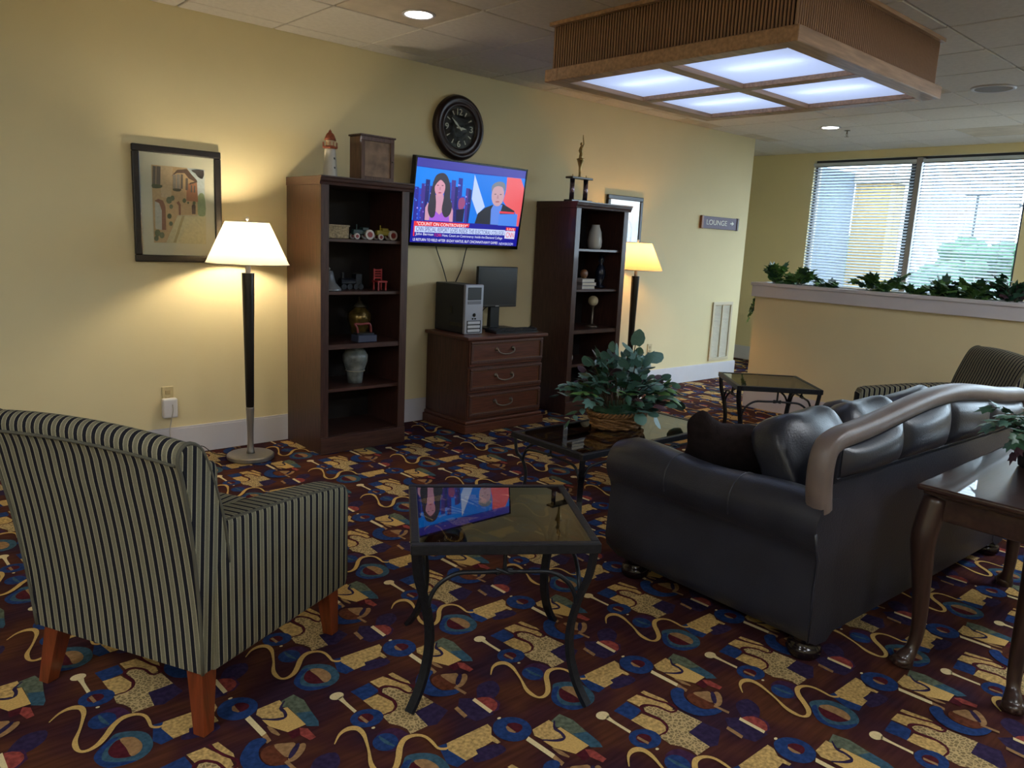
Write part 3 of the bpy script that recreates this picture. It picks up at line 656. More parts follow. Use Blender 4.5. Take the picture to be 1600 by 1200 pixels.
F.poly((205, 150, 175), [(325, 520), (412, 520), (422, 610), (505, 650), (525, 700), (528, 828), (222, 803), (222, 660), (245, 610), (320, 610)])
F.poly((160, 92, 214), [(322, 690), (378, 745), (430, 690), (480, 735), (492, 824), (268, 808), (278, 735)])
F.poly((52, 48, 62), [(330, 292), (395, 275), (445, 318), (478, 420), (488, 560), (512, 650), (492, 745), (440, 775), (402, 690), (418, 540), (412, 420), (320, 420), (335, 600), (330, 750), (285, 775), (250, 690), (258, 590), (280, 450), (300, 350)], 3)
F.oval((214, 152, 172), 369, 440, 57, 98); F.poly((52, 48, 62), [(312, 420), (322, 350), (372, 318), (420, 345), (432, 420), (410, 385), (372, 352), (335, 385)], 3)
F.oval((90, 60, 80), 345, 412, 12, 5, 10); F.oval((90, 60, 80), 396, 416, 12, 5, 10); F.oval((170, 70, 100), 371, 497, 19, 7, 10); F.poly((190, 128, 150), [(366, 430), (374, 430), (380, 466), (362, 464)])
F.poly((0, 118, 232), [(738, 290), (1284, 352), (1244, 890), (698, 842)])
F.poly((186, 206, 250), [(736, 296), (868, 662), (790, 746), (720, 570)])
F.poly((232, 92, 98), [(1088, 332), (1236, 350), (1282, 470), (1272, 600), (1246, 888), (1222, 884), (1200, 730), (1100, 660), (1062, 600), (1085, 480)])
F.poly((0, 118, 232), [(1236, 346), (1284, 352), (1278, 460)])
F.poly((34, 36, 48), [(768, 848), (796, 735), (870, 672), (950, 640), (1060, 630), (1190, 712), (1210, 880), (1000, 868)])
F.poly((92, 134, 226), [(936, 690), (960, 640), (1058, 640), (1032, 760), (1026, 868), (938, 860)])
F.oval((196, 156, 166), 1000, 535, 68, 122); F.poly((120, 126, 138), [(932, 500), (930, 430), (965, 392), (1015, 380), (1062, 400), (1078, 455), (1070, 510), (1056, 455), (1000, 430), (950, 450)], 3)
F.oval((100, 80, 90), 972, 520, 12, 5, 10); F.oval((100, 80, 90), 1030, 524, 12, 5, 10); F.oval((160, 90, 100), 1000, 606, 24, 7, 10); F.poly((176, 132, 144), [(994, 530), (1004, 530), (1012, 572), (988, 570)])
F.poly((74, 132, 232), [(1026, 745), (1226, 748), (1222, 886), (1022, 872)]); F.poly((222, 60, 80), [(1030, 712), (1190, 726), (1190, 746), (1030, 736)])
F.poly((228, 52, 62), [(112, 812), (714, 850), (708, 892), (116, 866)]); F.poly((192, 208, 246), [(118, 868), (1106, 928), (1100, 988), (118, 936)])
F.poly((228, 52, 62), [(108, 812), (119, 812), (119, 985), (104, 980)]); F.poly((222, 50, 60), [(1114, 896), (1218, 906), (1216, 938), (1112, 930)]); F.poly((214, 214, 240), [(1106, 936), (1214, 942), (1208, 1030), (1102, 1022)])
scr = F.build('screen', tv, (.015, -.0203, .027))
scr['label'] = 'lit screen with two presenters and news banners'
def tvtext(body, c, x0, y0, x1, y1, fr=.62):
    a = F.P(x0, y0); b2 = F.P(x1, y1); hh = 0.028*fr
    text(body, scr, tvm(c), a[0], -F.step*(F.n+4), a[1], b2[0]-a[0], hh, 'caption')
tvtext('"COUNT ON CONTROVERSY"', (250, 246, 250), 138, 857, 694, 885, .92)
tvtext('CNN SPECIAL REPORT GOES INSIDE THE ELECTORAL COLLEGE', (34, 40, 130), 135, 924, 1090, 978, 1.2)
tvtext('John Berman', (236, 240, 255), 130, 980, 326, 992, .95); tvtext('|', (228, 52, 62), 343, 990, 347, 1000, .95); tvtext('CNN', (240, 70, 70), 360, 992, 412, 1000, .85)
tvtext('Host, Count on Controversy: Inside the Electoral College', (226, 232, 255), 424, 1000, 1078, 1040, .9)
tvtext('LS RETURN TO FIELD AFTER 18-DAY HIATUS, BUT CINCINNATI-NAVY GAMES', (240, 242, 255), 106, 1040, 1030, 1092, .85); tvtext('NEWSROOM', (214, 220, 255), 1048, 1094, 1198, 1100, .75)
tvtext('LIVE', (250, 220, 225), 1126, 931, 1204, 936, .7); tvtext('CNN', (226, 40, 60), 1116, 1008, 1200, 1010, 1.5)
for nm, (a, b2) in {'a': ((3.72, -.03), (3.86, -.05)), 'b': ((4.05, -.03), (3.93, -.05))}.items():
    k = MB(); m_ = (a[0]+b2[0])/2+(.03 if nm == 'a' else .015)
    k.tube(smooth_path([(a[0], -.05, 1.46), (a[0]+(.02 if nm == 'a' else -.01), -.03, 1.4), (m_, -.02, 1.24), (b2[0], -.03, 1.1), (b2[0]+.01, -.025, .95), (b2[0], -.028, .765)], 6), .0045, 6)
    tag(k.build('television_cable', M_cord), 'black cable hanging from the television to behind the computer tower' if nm == 'a' else 'black cable slanting down from the television, nearer the monitor', 'cable', 'television cables')

# ------------------------------------------------------------------ wall clock
ck = thing('wall_clock', 'round dark bronze wall clock with charcoal dial above the television', 'clock', (3.93, -.002, 2.357)); ck.rotation_euler = (PI/2, 0, 0)
CR = .252
k = MB(); k.lathe([(CR-.005, 0), (CR, .015), (CR-.012, .04), (CR-.03, .052), (CR-.045, .048), (CR-.06, .038), (CR-.072, .05), (CR-.085, .046), (CR-.092, .026)], 56); k.f = [f for f in k.f if len(f) == 4]; k.m = [0]*len(k.f); k.build('rim', plain('dark_bronze', S(46, 30, 28), .35, .3, .2, 20), ck, smooth=True)
k = MB(); k.lathe([(0, .022), (CR-.088, .022)], 48); k.build('dial', plain('charcoal_dial', S(62, 60, 60), .5, 0, .15, 40), ck)
M_num = plain('pale_numerals', S(196, 188, 168), .4, .3)
def dialtext(body, x, y, h, w_):
    o = text(body, ck, M_num, -w_/2, 0, -h/2, w_, h, 'numeral', .002); o.rotation_euler = (-PI/2, 0, 0); o.location = (x, y, .0245)
for b2, a in (('12', 90), ('3', 0), ('6', -90), ('9', 180)):
    r_ = .122; dialtext(b2, r_*math.cos(math.radians(a)), r_*math.sin(math.radians(a)), .048, .05 if b2 == '12' else .032)
for i in range(12):
    if i % 3 == 0: continue
    t = math.radians(30*i); k = MB(); d_ = Vector((math.cos(t), math.sin(t), 0)); n_ = Vector((-math.sin(t), math.cos(t), 0))
    A, B = d_*.105, d_*.14; k.add([tuple(A-n_*.002+Vector((0, 0, .0245))), tuple(A+n_*.002+Vector((0, 0, .0245))), tuple(B+n_*.006+Vector((0, 0, .0245))), tuple(B-n_*.006+Vector((0, 0, .0245)))], [(0, 1, 2, 3)]); k.build('hour_marker', M_num, ck)
for nm, ang, L in (('hour_hand', -4, .07), ('minute_hand', 140, .108)):
    t = math.radians(ang); k = MB(); k.prism([(-.028, -.004), (-.02, -.007), (.01, -.003), (L*.45, -.009), (L, 0), (L*.45, .009), (.01, .003), (-.02, .007), (-.028, .004)], .028, .03, 'z'); o = k.build(nm, M_num, ck); o.rotation_euler = (0, 0, t); 
    if nm == 'minute_hand': o.location = (0, 0, .004)
k = MB(); k.lathe([(0, .036), (.008, .036), (.008, .024)], 12); k.build('centre_cap', M_num, ck)
k = MB(); k.lathe([(0, .040), (CR-.086, .040)], 48); k.build('glass', M_glass, ck)

# ------------------------------------------------------------------ framed pictures
M_fr = plain('black_brown_frame', S(26, 21, 21), .35, .1, .3, 30, .1, 60); M_mat = plain('cream_mat', S(222, 214, 196), .8)
def picture(x0, z0, w_, h_, fw_, label, flat_fn):
    o = thing('framed_picture', label, 'picture', (x0, -.004, z0), group='framed street prints')
    k = MB(); d_ = .028
    for q in ((0, w_, 0, fw_), (0, w_, h_-fw_, h_), (0, fw_, fw_, h_-fw_), (w_-fw_, w_, fw_, h_-fw_)): k.bbox(q[0], q[1], -d_, 0, q[2], q[3], .006, 2)
    k.build('frame', M_fr, o)
    k = MB(); k.box(fw_, w_-fw_, -.012, -.004, fw_, h_-fw_); k.build('mat_board', M_mat, o)
    flat_fn(o)
    k = MB(); k.box(fw_, w_-fw_, -.0215, -.020, fw_, h_-fw_); k.build('glass', M_glass, o)
pm = {}
def inkm(c):
    if c not in pm: pm[c] = plain('ink_%d_%d_%d' % c, S(*c), .8, 0, .1, 60)
    return pm[c]
def street(o):
    Fp = Flat([(232, 258), (722, 290), (745, 995), (270, 990)], .32, .468, inkm, .0001)
    Fp.poly((206, 190, 160), [(232, 258), (722, 290), (745, 995), (270, 990)])
    Fp.poly((196, 206, 216), [(560, 280), (722, 290), (730, 560), (650, 540)]); Fp.poly((150, 166, 130), [(668, 540), (722, 530), (738, 720), (660, 710)], 3)
    Fp.poly((204, 170, 132), [(232, 258), (560, 280), (650, 400), (668, 720), (480, 730), (380, 985), (270, 990)])
    Fp.poly((178, 120, 92), [(560, 430), (655, 410), (668, 600), (560, 590)]); Fp.poly((212, 184, 152), [(300, 262), (430, 270), (420, 580), (330, 560)])
    Fp.poly((104, 78, 70), [(420, 360), (470, 300), (560, 290), (655, 395), (650, 415), (580, 380), (540, 330), (470, 330)]); Fp.poly((92, 74, 70), [(590, 420), (655, 400), (660, 412), (585, 440)])
    for q in ((245, 268, 275, 450), (280, 270, 318, 460), (432, 345, 462, 480), (468, 340, 500, 480), (505, 340, 525, 480), (550, 375, 572, 490), (598, 440, 612, 510), (626, 445, 640, 512)):
        Fp.poly((112, 100, 98) if q[0] % 3 else (160, 150, 144), [(q[0], q[1]), (q[2], q[1]+4), (q[2], q[3]), (q[0], q[3])])
    Fp.poly((88, 96, 76), [(244, 440), (335, 452), (320, 478), (250, 480)], 2); Fp.poly((88, 84, 72), [(436, 478), (510, 482), (495, 505), (440, 500)], 2)
    Fp.poly((142, 92, 76), [(265, 600), (300, 580), (345, 595), (368, 650), (378, 870), (340, 870), (335, 690), (310, 620)], 0); Fp.poly((196, 192, 186), [(270, 605), (310, 620), (335, 690), (340, 872), (280, 860)])
    Fp.poly((142, 92, 76), [(468, 610), (490, 595), (508, 630), (510, 725), (492, 727), (488, 640)]); Fp.poly((96, 72, 66), [(608, 640), (630, 600), (645, 640), (645, 715), (612, 715)])
    for (x, y, r_) in ((400, 590, 34), (430, 570, 26), (420, 650, 22), (405, 740, 26), (420, 810, 22), (540, 590, 22), (300, 900, 34), (340, 920, 30), (290, 950, 26), (630, 610, 18), (575, 610, 12)): Fp.oval((104, 110, 84), x, y, r_*.8, r_, 9)
    Fp.poly((70, 62, 66), [(600, 300), (715, 300), (705, 380), (660, 360), (640, 330)], 2); Fp.oval((66, 62, 66), 680, 345, 26, 22, 8)
    Fp.poly((218, 206, 170), [(480, 735), (740, 735), (745, 995), (380, 990)]); Fp.poly((188, 168, 128), [(520, 735), (545, 735), (470, 985), (445, 985)])  # pale quad and slanting line: a glass reflection painted into the print
    Fp.build('print', o, (.112, -.0125, .117))
picture(1.475, 1.262, .535, .70, .042, 'large framed print of a stone village street beside the cream floor lamp', street)
def arch(o):
    Fp = Flat([(0, 0), (100, 0), (100, 150), (0, 150)], .30, .42, inkm, .0001)
    Fp.poly((204, 182, 150), [(0, 0), (100, 0), (100, 150), (0, 150)])
    for r_ in (46, 36, 27): Fp.poly((150, 122, 100) if r_ != 36 else (196, 174, 146), [(50-r_, 150)]+[(50-r_*math.cos(t), 60-r_*1.1*math.sin(t)) for t in [PI*i/14 for i in range(15)]]+[(50+r_, 150)])
    for x in (4, 90): Fp.poly((158, 132, 108), [(x, 0), (x+6, 0), (x+6, 150), (x, 150)])
    Fp.build('print', o, (.118, -.0125, .12))
picture(5.762, 1.28, .536, .70, .042, 'framed arch print half hidden behind the far floor lamp', arch)

# ------------------------------------------------------------------ lounge sign, vent, outlets
sg = thing('lounge_sign', 'small wood ended sign reading LOUNGE with an arrow', 'sign', (7.33, -.001, 1.732))
k = MB(); k.bbox(.035, .70, -.022, 0, .0, .133, .003, 1); k.build('board', plain('sign_mauve', S(104, 92, 112), .6, 0, .12, 60), sg)
for x in (.0, .70):
    k = MB(); k.bbox(x, x+.036, -.03, 0, -.004, .137, .004, 1); k.build('end_cap', wood('sign_end', S(128, 78, 48) if x == 0 else S(60, 34, 34), .5), sg)
M_let = plain('sign_letters', S(226, 224, 214), .5)
text('LOUNGE', sg, M_let, .10, -.0225, .042, .40, .055, 'lettering', .002)
k = MB(); k.prism([(.565, .066), (.60, .066), (.60, .046), (.64, .072), (.60, .098), (.60, .078), (.565, .078)], -.025, -.022, 'y'); k.build('arrow', M_let, sg)
vt = thing('wall_vent', 'tall white louvred return air vent low on the wall near the corner', 'vent', (7.735, -.001, .215))
VW, VH = .40, .69; k = MB()
for q in ((0, VW, 0, .035), (0, VW, VH-.035, VH), (0, .035, .035, VH-.035), (VW-.035, VW, .035, VH-.035), (VW/2-.01, VW/2+.01, .035, VH-.035)): k.bbox(q[0], q[1], -.016, 0, q[2], q[3], .002, 1)
M_vent = plain('vent_paint', S(198, 184, 156), .5); k.build('frame', M_vent, vt)
k = MB()
for i in range(38):
    z = .04+i*.0163
    for a, b2 in ((.035, VW/2-.01), (VW/2+.01, VW-.035)): k.add([(a, -.011, z), (b2, -.011, z), (b2, -.002, z+.011), (a, -.002, z+.011)], [(0, 1, 2, 3)])
o = k.build('louvres', M_vent, vt); o['kind'] = 'stuff'
k = MB(); k.box(.03, VW-.03, -.0015, -.0005, .03, VH-.03); k.build('duct_backing', M_black, vt)
def outlet(x, z, label):
    o = thing('wall_outlet', label, 'outlet', (x, -.0005, z)); k = MB(); k.bbox(-.037, .037, -.007, 0, -.058, .058, .003, 1); k.build('plate', plain('outlet_cream', S(196, 180, 136), .4), o)
    for dz in (-.02, .02):
        k = MB(); k.bbox(-.016, .016, -.0095, -.006, dz-.014, dz+.014, .002, 1); k.build('socket', plain('outlet_socket', S(170, 152, 110), .4), o)
    return o
outlet(1.641, .405, 'cream wall outlet with a white adapter plugged in below the picture'); outlet(6.62, .42, 'cream wall outlet behind the flower arrangement, low on the wall')
ad_ = thing('plug_adapter', 'white plug-in adapter box with a thin cord on the wall', 'adapter', (1.641, -.0105, .262))
k = MB(); k.bbox(-.046, .046, -.045, 0, 0, .128, .01, 3); k.build('housing', plain('adapter_white', S(214, 212, 214), .4), ad_)
k = MB(); k.tube(smooth_path([(.012, -.047, .09), (.012, -.052, .05), (.002, -.04, -.02), (-.006, -.028, -.09), (.004, -.024, -.17), (.02, -.03, -.25), (.1, -.06, -.258)], 5), .003, 6); k.build('cord', M_cordw, ad_)

# ------------------------------------------------------------------ computer on the dresser
ZD = .757
pc = thing('computer_tower', 'silver fronted black desktop computer tower on the dresser', 'computer', (3.735, -.04, ZD))
k = MB(); k.bbox(0, .18, -.365, 0, .004, .385, .006, 2); k.build('case', plain('case_black', S(28, 30, 34), .45), pc)
k = MB(); k.bbox(-.002, .182, -.392, -.364, 0, .389, .008, 2); fr_ = k.build('front_panel', M_silver, pc)
k = MB(); k.bbox(.022, .158, -.395, -.388, .268, .366, .003, 1); k.build('drive_bay', M_black, fr_)
k = MB(); k.bbox(.022, .158, -.3945, -.388, .236, .262, .003, 1); k.box(.03, .12, -.396, -.394, .246, .252); k.build('floppy_slot', plain('slot_grey', S(110, 110, 118), .4), fr_)
k = MB(); k.lathe([(0, 0), (.013, 0), (.015, -.003)], 16); 
for vi in range(len(k.v)): x, y, z = k.v[vi]; k.v[vi] = (.09+x, -.3925+z, .152+y)
k.bbox(.07, .085, -.394, -.39, .116, .128, .001, 1); k.bbox(.095, .11, -.394, -.39, .116, .128, .001, 1); k.build('power_button', M_blackgloss, fr_)
for i in range(3):
    k = MB(); k.bbox(.028, .152, -.397, -.390, .018+.031*i, .04+.031*i, .003, 1); k.build('vent_bar', plain('vent_bar_silver', S(196, 198, 206), .35, .2), fr_)
k = MB(); k.box(.02, .16, -.3935, -.391, .012, .108); k.build('vent_recess', M_black, fr_)
k = MB(); k.bbox(-.003, .0, -.23, -.2, .15, .21, .001, 1); k.bbox(-.002, .0, -.36, -.2, .055, .085, .001, 1); k.build('side_latch', M_blackgloss, pc)
mo = thing('computer_monitor', 'black flat computer monitor on a stand next to the tower', 'monitor', (4.25, -.17, ZD), math.radians(-4))
k = MB(); k.bbox(-.205, .205, -.045, -.012, .185, .52, .006, 2); k.build('casing', M_black, mo)
k = MB(); k.box(-.188, .188, -.0465, -.0445, .205, .503); k.build('screen', plain('dark_screen', S(36, 40, 46), .25), mo)
k = MB(); k.bbox(-.018, .018, -.0468, -.0445, .189, .198, .0008, 1); k.build('badge', plain('badge_grey', S(150, 152, 156), .4), mo)
k = MB(); k.prism([(-.02, .012), (.03, .012), (.012, .30), (-.018, .30)], -.045, .045, 'x'); k.build('stand_neck', M_black, mo)
k = MB(); k.bbox(-.12, .12, -.11, .08, 0, .014, .006, 2); k.build('stand_base', M_black, mo)
k = MB(); k.tube(smooth_path([(-.03, .0, .2), (-.09, .02, .16), (-.12, .03, .08), (-.13, .04, .006)], 5), .004, 6); k.build('cord', M_cord, mo)
kb = thing('keyboard', 'black computer keyboard in front of the monitor', 'keyboard', (4.235, -.43, ZD), math.radians(-3))
k = MB(); k.add([(-.22, -.075, 0), (.22, -.075, 0), (.22, .075, 0), (-.22, .075, 0), (-.22, -.075, .012), (.22, -.075, .012), (.22, .075, .024), (-.22, .075, .024)], [(0, 1, 2, 3), (4, 5, 6, 7), (0, 1, 5, 4), (2, 3, 7, 6), (1, 2, 6, 5), (0, 3, 7, 4)]); k.build('body', M_black, kb)
k = MB()
for r_ in range(5):
    for c_ in range(15): x = -.20+c_*.0275; y = -.055+r_*.026; z = .0125+(y+.075)*.08; k.box(x, x+.022, y, y+.02, z, z+.006)
o = k.build('keys', plain('key_black', S(30, 31, 35), .5), kb); o['kind'] = 'stuff'
ms = thing('computer_mouse', 'black computer mouse at the end of the dresser top', 'mouse', (4.49, -.40, ZD)); k = MB(); k.puff((0, 0, .014), (.06, .10, .036), .8, .8, 20, 10); k.v = [(x, y, max(z, 0.0)) for x, y, z in k.v]; k.build('shell', M_black, ms, smooth=True)
k = MB(); k.tube([(-.004, .02, .0335), (.004, .02, .0335)], .006, 8); k.build('scroll_wheel', M_blackgloss, ms)

# ------------------------------------------------------------------ things on and in the bookcases
ZT = 1.85
lh = thing('lighthouse_figurine', 'white lighthouse figurine with a rusty red top on the bookcase', 'figurine', (2.64, -.30, ZT))
k = MB(); k.lathe([(.05, 0), (.05, .004), (.036, .185), (.036, .19)], 24); k.build('tower', M_white2, lh, smooth=True)
M_rust = plain('rust_red', S(140, 70, 44), .6, 0, .3, 50)
k = MB(); k.lathe([(.036, .19), (.05, .196), (.05, .204), (.03, .206), (.03, .21)], 24); k.build('gallery', M_rust, lh, smooth=True)
for i in range(12):
    t = 2*PI*i/12; k = MB(); k.tube([(.047*math.cos(t), .047*math.sin(t), .2), (.047*math.cos(t), .047*math.sin(t), .232)], .0025, 5); k.build('railing_post', M_rust, lh)
k = MB(); k.lathe([(.028, .206), (.028, .246), (0, .246)], 20); k.build('lantern_room', plain('lantern_cream', S(206, 190, 160), .5), lh, smooth=False)
k = MB(); k.lathe([(.04, .244), (.034, .262), (.024, .285), (.01, .298), (.01, .306), (.004, .308), (0, .32)], 20); k.build('dome', M_rust, lh, smooth=True)
for z in (.06, .12):
    k = MB(); k.bbox(.004, .016, -.049+z*.075, -.038+z*.075, z, z+.014, .001, 1); k.build('tower_window', M_black, lh)
bx_ = thing('wooden_display_box', 'small upright weathered wooden box with a faded panel beside the lighthouse', 'display box', (2.80, -.42, ZT), math.radians(3))
M_ww = wood('weathered_wood', S(96, 72, 62), .7, 2, 16)
k = MB(); k.bbox(0, .27, 0, .13, 0, .29, .003, 1); k.build('case', M_ww, bx_)
k = MB()
for q in ((0, .27, 0, .03), (0, .27, .262, .29), (0, .03, .03, .262), (.24, .27, .03, .262)): k.bbox(q[0], q[1], -.012, 0, q[2], q[3], .002, 1)
dd_ = k.build('door_frame', M_ww, bx_); k = MB(); k.box(.03, .24, -.004, -.001, .03, .262); k.build('panel', plain('faded_panel', S(132, 108, 90), .8, 0, .35, 14), dd_)
k = MB(); k.lathe([(0, 0), (.006, .002), (.004, .01)], 10); k.v = [(.256+x, -.012-z, .14+y) for x, y, z in k.v]; k.build('knob', M_pewter, dd_)
k = MB(); k.bbox(-.01, .28, -.018, .135, .29, .302, .003, 1); k.build('cornice', M_ww, bx_)
tp = thing('trophy', 'tall trophy with two columns and a gilt figure on the far bookcase', 'trophy', (5.06, -.30, ZT))
k = MB(); k.bbox(-.13, .13, -.05, .05, 0, .022, .003, 1); k.build('base', plain('marble_base', S(70, 60, 58), .2, 0, .3, 20), tp)
for x in (-.085, .085):
    k = MB(); k.tube([(x, 0, .022), (x, 0, .2)], .021, 16); k.build('column', plain('foil_column_%d' % (x > 0), S(120, 104, 116), .25, .8, .3, 30), tp, smooth=True)
k = MB(); k.bbox(-.13, .13, -.045, .045, .2, .216, .003, 1); k.build('platform', plain('platform_dark', S(54, 44, 40), .3), tp)
M_gilt = plain('gilt', S(170, 146, 96), .3, .85, .15, 30)
for x in (-.085, .085):
    k = MB(); k.lathe([(.006, .216), (.004, .235), (0, .24)], 8, (x, 0, 0)); k.build('finial', M_gilt, tp, smooth=True)
k = MB(); k.lathe([(.022, .216), (.01, .23), (.012, .3), (.03, .36), (.036, .372), (.02, .378), (0, .38)], 18); k.build('stem_cup', M_gilt, tp, smooth=True)
k = MB(); k.tube(smooth_path([(.0, 0, .378), (.004, 0, .42), (-.004, 0, .45), (0, 0, .48)], 4), [.016, .017, .017, .016, .015, .015, .016, .017, .016, .015, .012, .008, .008][:13], 8); k.puff((0, 0, .497), (.024, .024, .03), 1, 1, 10, 7)
k.tube([(.008, 0, .465), (.03, 0, .50), (.018, 0, .548), (.016, 0, .575)], [.008, .006, .005, .003], 6); k.tube([(-.01, 0, .465), (-.024, 0, .44), (-.012, 0, .418)], [.007, .006, .004], 6); k.build('winner_figure', M_gilt, tp, smooth=True)

wb = thing('woven_box', 'beige woven lattice box on the upper shelf of the near bookcase', 'box', (2.52, -.36, 1.456))
k = MB(); k.bbox(0, .20, -.06, .06, 0, .082, .006, 2); k.build('body', plain('woven_beige', S(150, 132, 100), .8, 0, .5, 70, .6, 90), wb)
k = MB(); k.bbox(-.004, .205, -.066, .064, .078, .09, .004, 1); k.build('lid', plain('woven_lid', S(160, 144, 116), .8, 0, .3, 60), wb)
def toy_tractor(x, label, c, flip):
    o = thing('toy_tractor', label, 'toy', (x, -.38, 1.456)); s_ = -1 if flip else 1; mt = plain('toy_paint_'+label[:5], c, .4)
    k = MB(); k.bbox(-.075, .06, -.018, .018, .03, .066, .006, 2); k.build('hood', mt, o)
    k = MB(); k.bbox(.015*s_-.02, .015*s_+.03, -.022, .022, .058, .082, .005, 2); k.tube([(-.04, 0, .06), (-.04, 0, .10)], .004, 6); k.build('seat', mt, o)
    for (wx, r_) in ((.045, .034), (-.055, .02)):
        for y in (-.03, .03):
            k = MB(); k.lathe([(r_*.55, -.008), (r_, -.008), (r_, .008), (r_*.55, .008)], 20); k.v = [(wx+a, y+c_, r_+b2) for a, b2, c_ in k.v]; wh = k.build('wheel', plain('tyre_white_%s' % label[:3], S(198, 190, 184), .6), o, auto=40)
            k = MB(); k.lathe([(0, -.010), (r_*.58, -.010), (r_*.58, .010), (0, .010)], 16); k.v = [(wx+a, y+c_, r_+b2) for a, b2, c_ in k.v]; k.build('hub', plain('hub_red_%s' % label[:3], S(140, 44, 40), .5), wh)
    return o
toy_tractor(2.84, 'dark green toy tractor with red wheel hubs beside the woven box', S(20, 48, 48), False)
toy_tractor(3.03, 'yellow toy tractor with red wheel hubs on the upper shelf', S(146, 132, 40), True)
o = thing('glass_bell', 'silvery glass bell shaped jar on the second shelf of the near bookcase', 'jar', (2.60, -.36, 1.106))
k = MB(); k.lathe([(.09, 0), (.085, .012), (.05, .05), (.036, .10), (.03, .13), (0, .135)], 24); k.build('body', plain('silver_glass', S(120, 122, 126), .2, .4), o, smooth=True); k = MB(); k.lathe([(.006, .133), (.012, .146), (0, .158)], 12); k.build('knob', M_pewter, o, smooth=True)
o = thing('dark_train', 'dark metal model locomotive on the second shelf beside a red toy', 'model', (2.79, -.30, 1.106))
k = MB(); k.tube([(-.07, 0, .05), (.06, 0, .05)], .028, 14); k.bbox(.04, .09, -.03, .03, .02, .11, .003, 1); k.tube([(-.05, 0, .07), (-.05, 0, .115)], .01, 8); k.build('boiler', M_iron, o)
for x in (-.055, -.01, .04, .08):
    for y in (-.03, .03):
        k = MB(); k.lathe([(0, -.004), (.02, -.004), (.02, .004), (0, .004)], 14); k.v = [(x+a, y+c_, .02+b2) for a, b2, c_ in k.v]; k.build('wheel', M_iron, o)
o = thing('red_toy_chair', 'small red slatted toy chair on the second shelf', 'toy', (2.98, -.40, 1.106)); M_red = plain('toy_red', S(150, 40, 44), .45)
for x in (-.03, .03):
    for y in (-.03, .03):
        k = MB(); k.bbox(x-.005, x+.005, y-.005, y+.005, 0, .06 if y < 0 else .15, .001, 1); k.build('leg', M_red, o)
k = MB(); k.bbox(-.04, .04, -.04, .04, .056, .068, .002, 1); k.build('seat', M_red, o)
for i in range(4): k = MB(); k.bbox(-.032, .032, .027, .034, .08+.018*i, .092+.018*i, .001, 1); k.build('back_slat', M_red, o)
o = thing('ginger_jar', 'gilt and dark lidded ginger jar on the middle shelf', 'jar', (2.90, -.26, .751))
k = MB(); k.lathe([(.045, 0), (.05, .01), (.062, .06), (.085, .14), (.08, .185), (.045, .215), (.04, .225)], 28); k.build('body', plain('gilt_dark_jar', S(112, 92, 46), .25, .6, .6, 24), o, smooth=True)
k = MB(); k.lathe([(.048, .225), (.05, .235), (.03, .255), (.01, .268), (.008, .285), (.014, .295), (0, .305)], 24); k.build('lid', plain('jar_lid', S(70, 66, 56), .25, .5, .4, 24), o, smooth=True)
o = thing('clothes_iron', 'small antique flat iron with red handle on a blue block', 'iron', (2.84, -.43, .751))
k = MB(); k.bbox(-.075, .075, -.05, .05, 0, .05, .004, 1); k.build('block', plain('slate_blue', S(52, 58, 82), .6), o)
k = MB(); k.prism([(-.07, -.03), (-.03, -.04), (.06, -.034), (.06, .034), (-.03, .04), (-.07, .03)], .05, .062, 'z'); k.build('sole', M_iron, o)
k = MB(); k.tube(smooth_path([(-.05, 0, .06), (-.058, 0, .10), (-.075, 0, .125), (-.03, 0, .122), (.03, 0, .125), (.05, 0, .11), (.055, 0, .06)], 4), .008, 8); k.build('handle', plain('iron_handle_red', S(128, 50, 48), .4), o, smooth=True)
o = thing('patterned_vase', 'grey blue patterned porcelain vase on the lower shelf', 'vase', (2.83, -.33, .441))
k = MB(); k.lathe([(.05, 0), (.054, .03), (.06, .08), (.088, .16), (.09, .20), (.07, .235), (.055, .245), (.06, .256), (.0, .25)], 32); k.build('body', plain('porcelain_pattern', S(112, 118, 116), .3, 0, .55, 18), o, smooth=True)
k = MB(); k.tube([(.066*math.cos(t), .066*math.sin(t), .09) for t in [2*PI*i/28 for i in range(28)]], .004, 5, closed=True); k.build('band', plain('vase_band', S(150, 146, 132), .4), o)
# far bookcase
o = thing('white_vase', 'plain white vase on the top shelf of the far bookcase', 'vase', (5.29, -.32, 1.456))
k = MB(); k.lathe([(.05, 0), (.062, .02), (.066, .07), (.055, .15), (.036, .2), (.036, .215), (0, .212)], 28); k.build('body', M_white2, o, smooth=True)
k = MB(); k.puff((.052, -.03, .15), (.01, .02, .02), 1, 1, 10, 6); k.build('emblem', M_black, o)
o = thing('dark_figurine', 'dark glazed figurine on the second shelf of the far bookcase', 'figurine', (5.42, -.30, 1.106))
k = MB(); k.lathe([(.05, 0), (.05, .012), (.02, .03), (.045, .1), (.05, .14), (.03, .2), (.016, .22), (.03, .25), (.022, .285), (0, .3)], 18); k.build('body', plain('dark_glaze', S(34, 38, 52), .25, .1, .3, 20), o, smooth=True); k = MB(); k.lathe([(.03, .296), (.034, .302), (0, .318)], 14); k.build('hat', M_black, o, smooth=True)
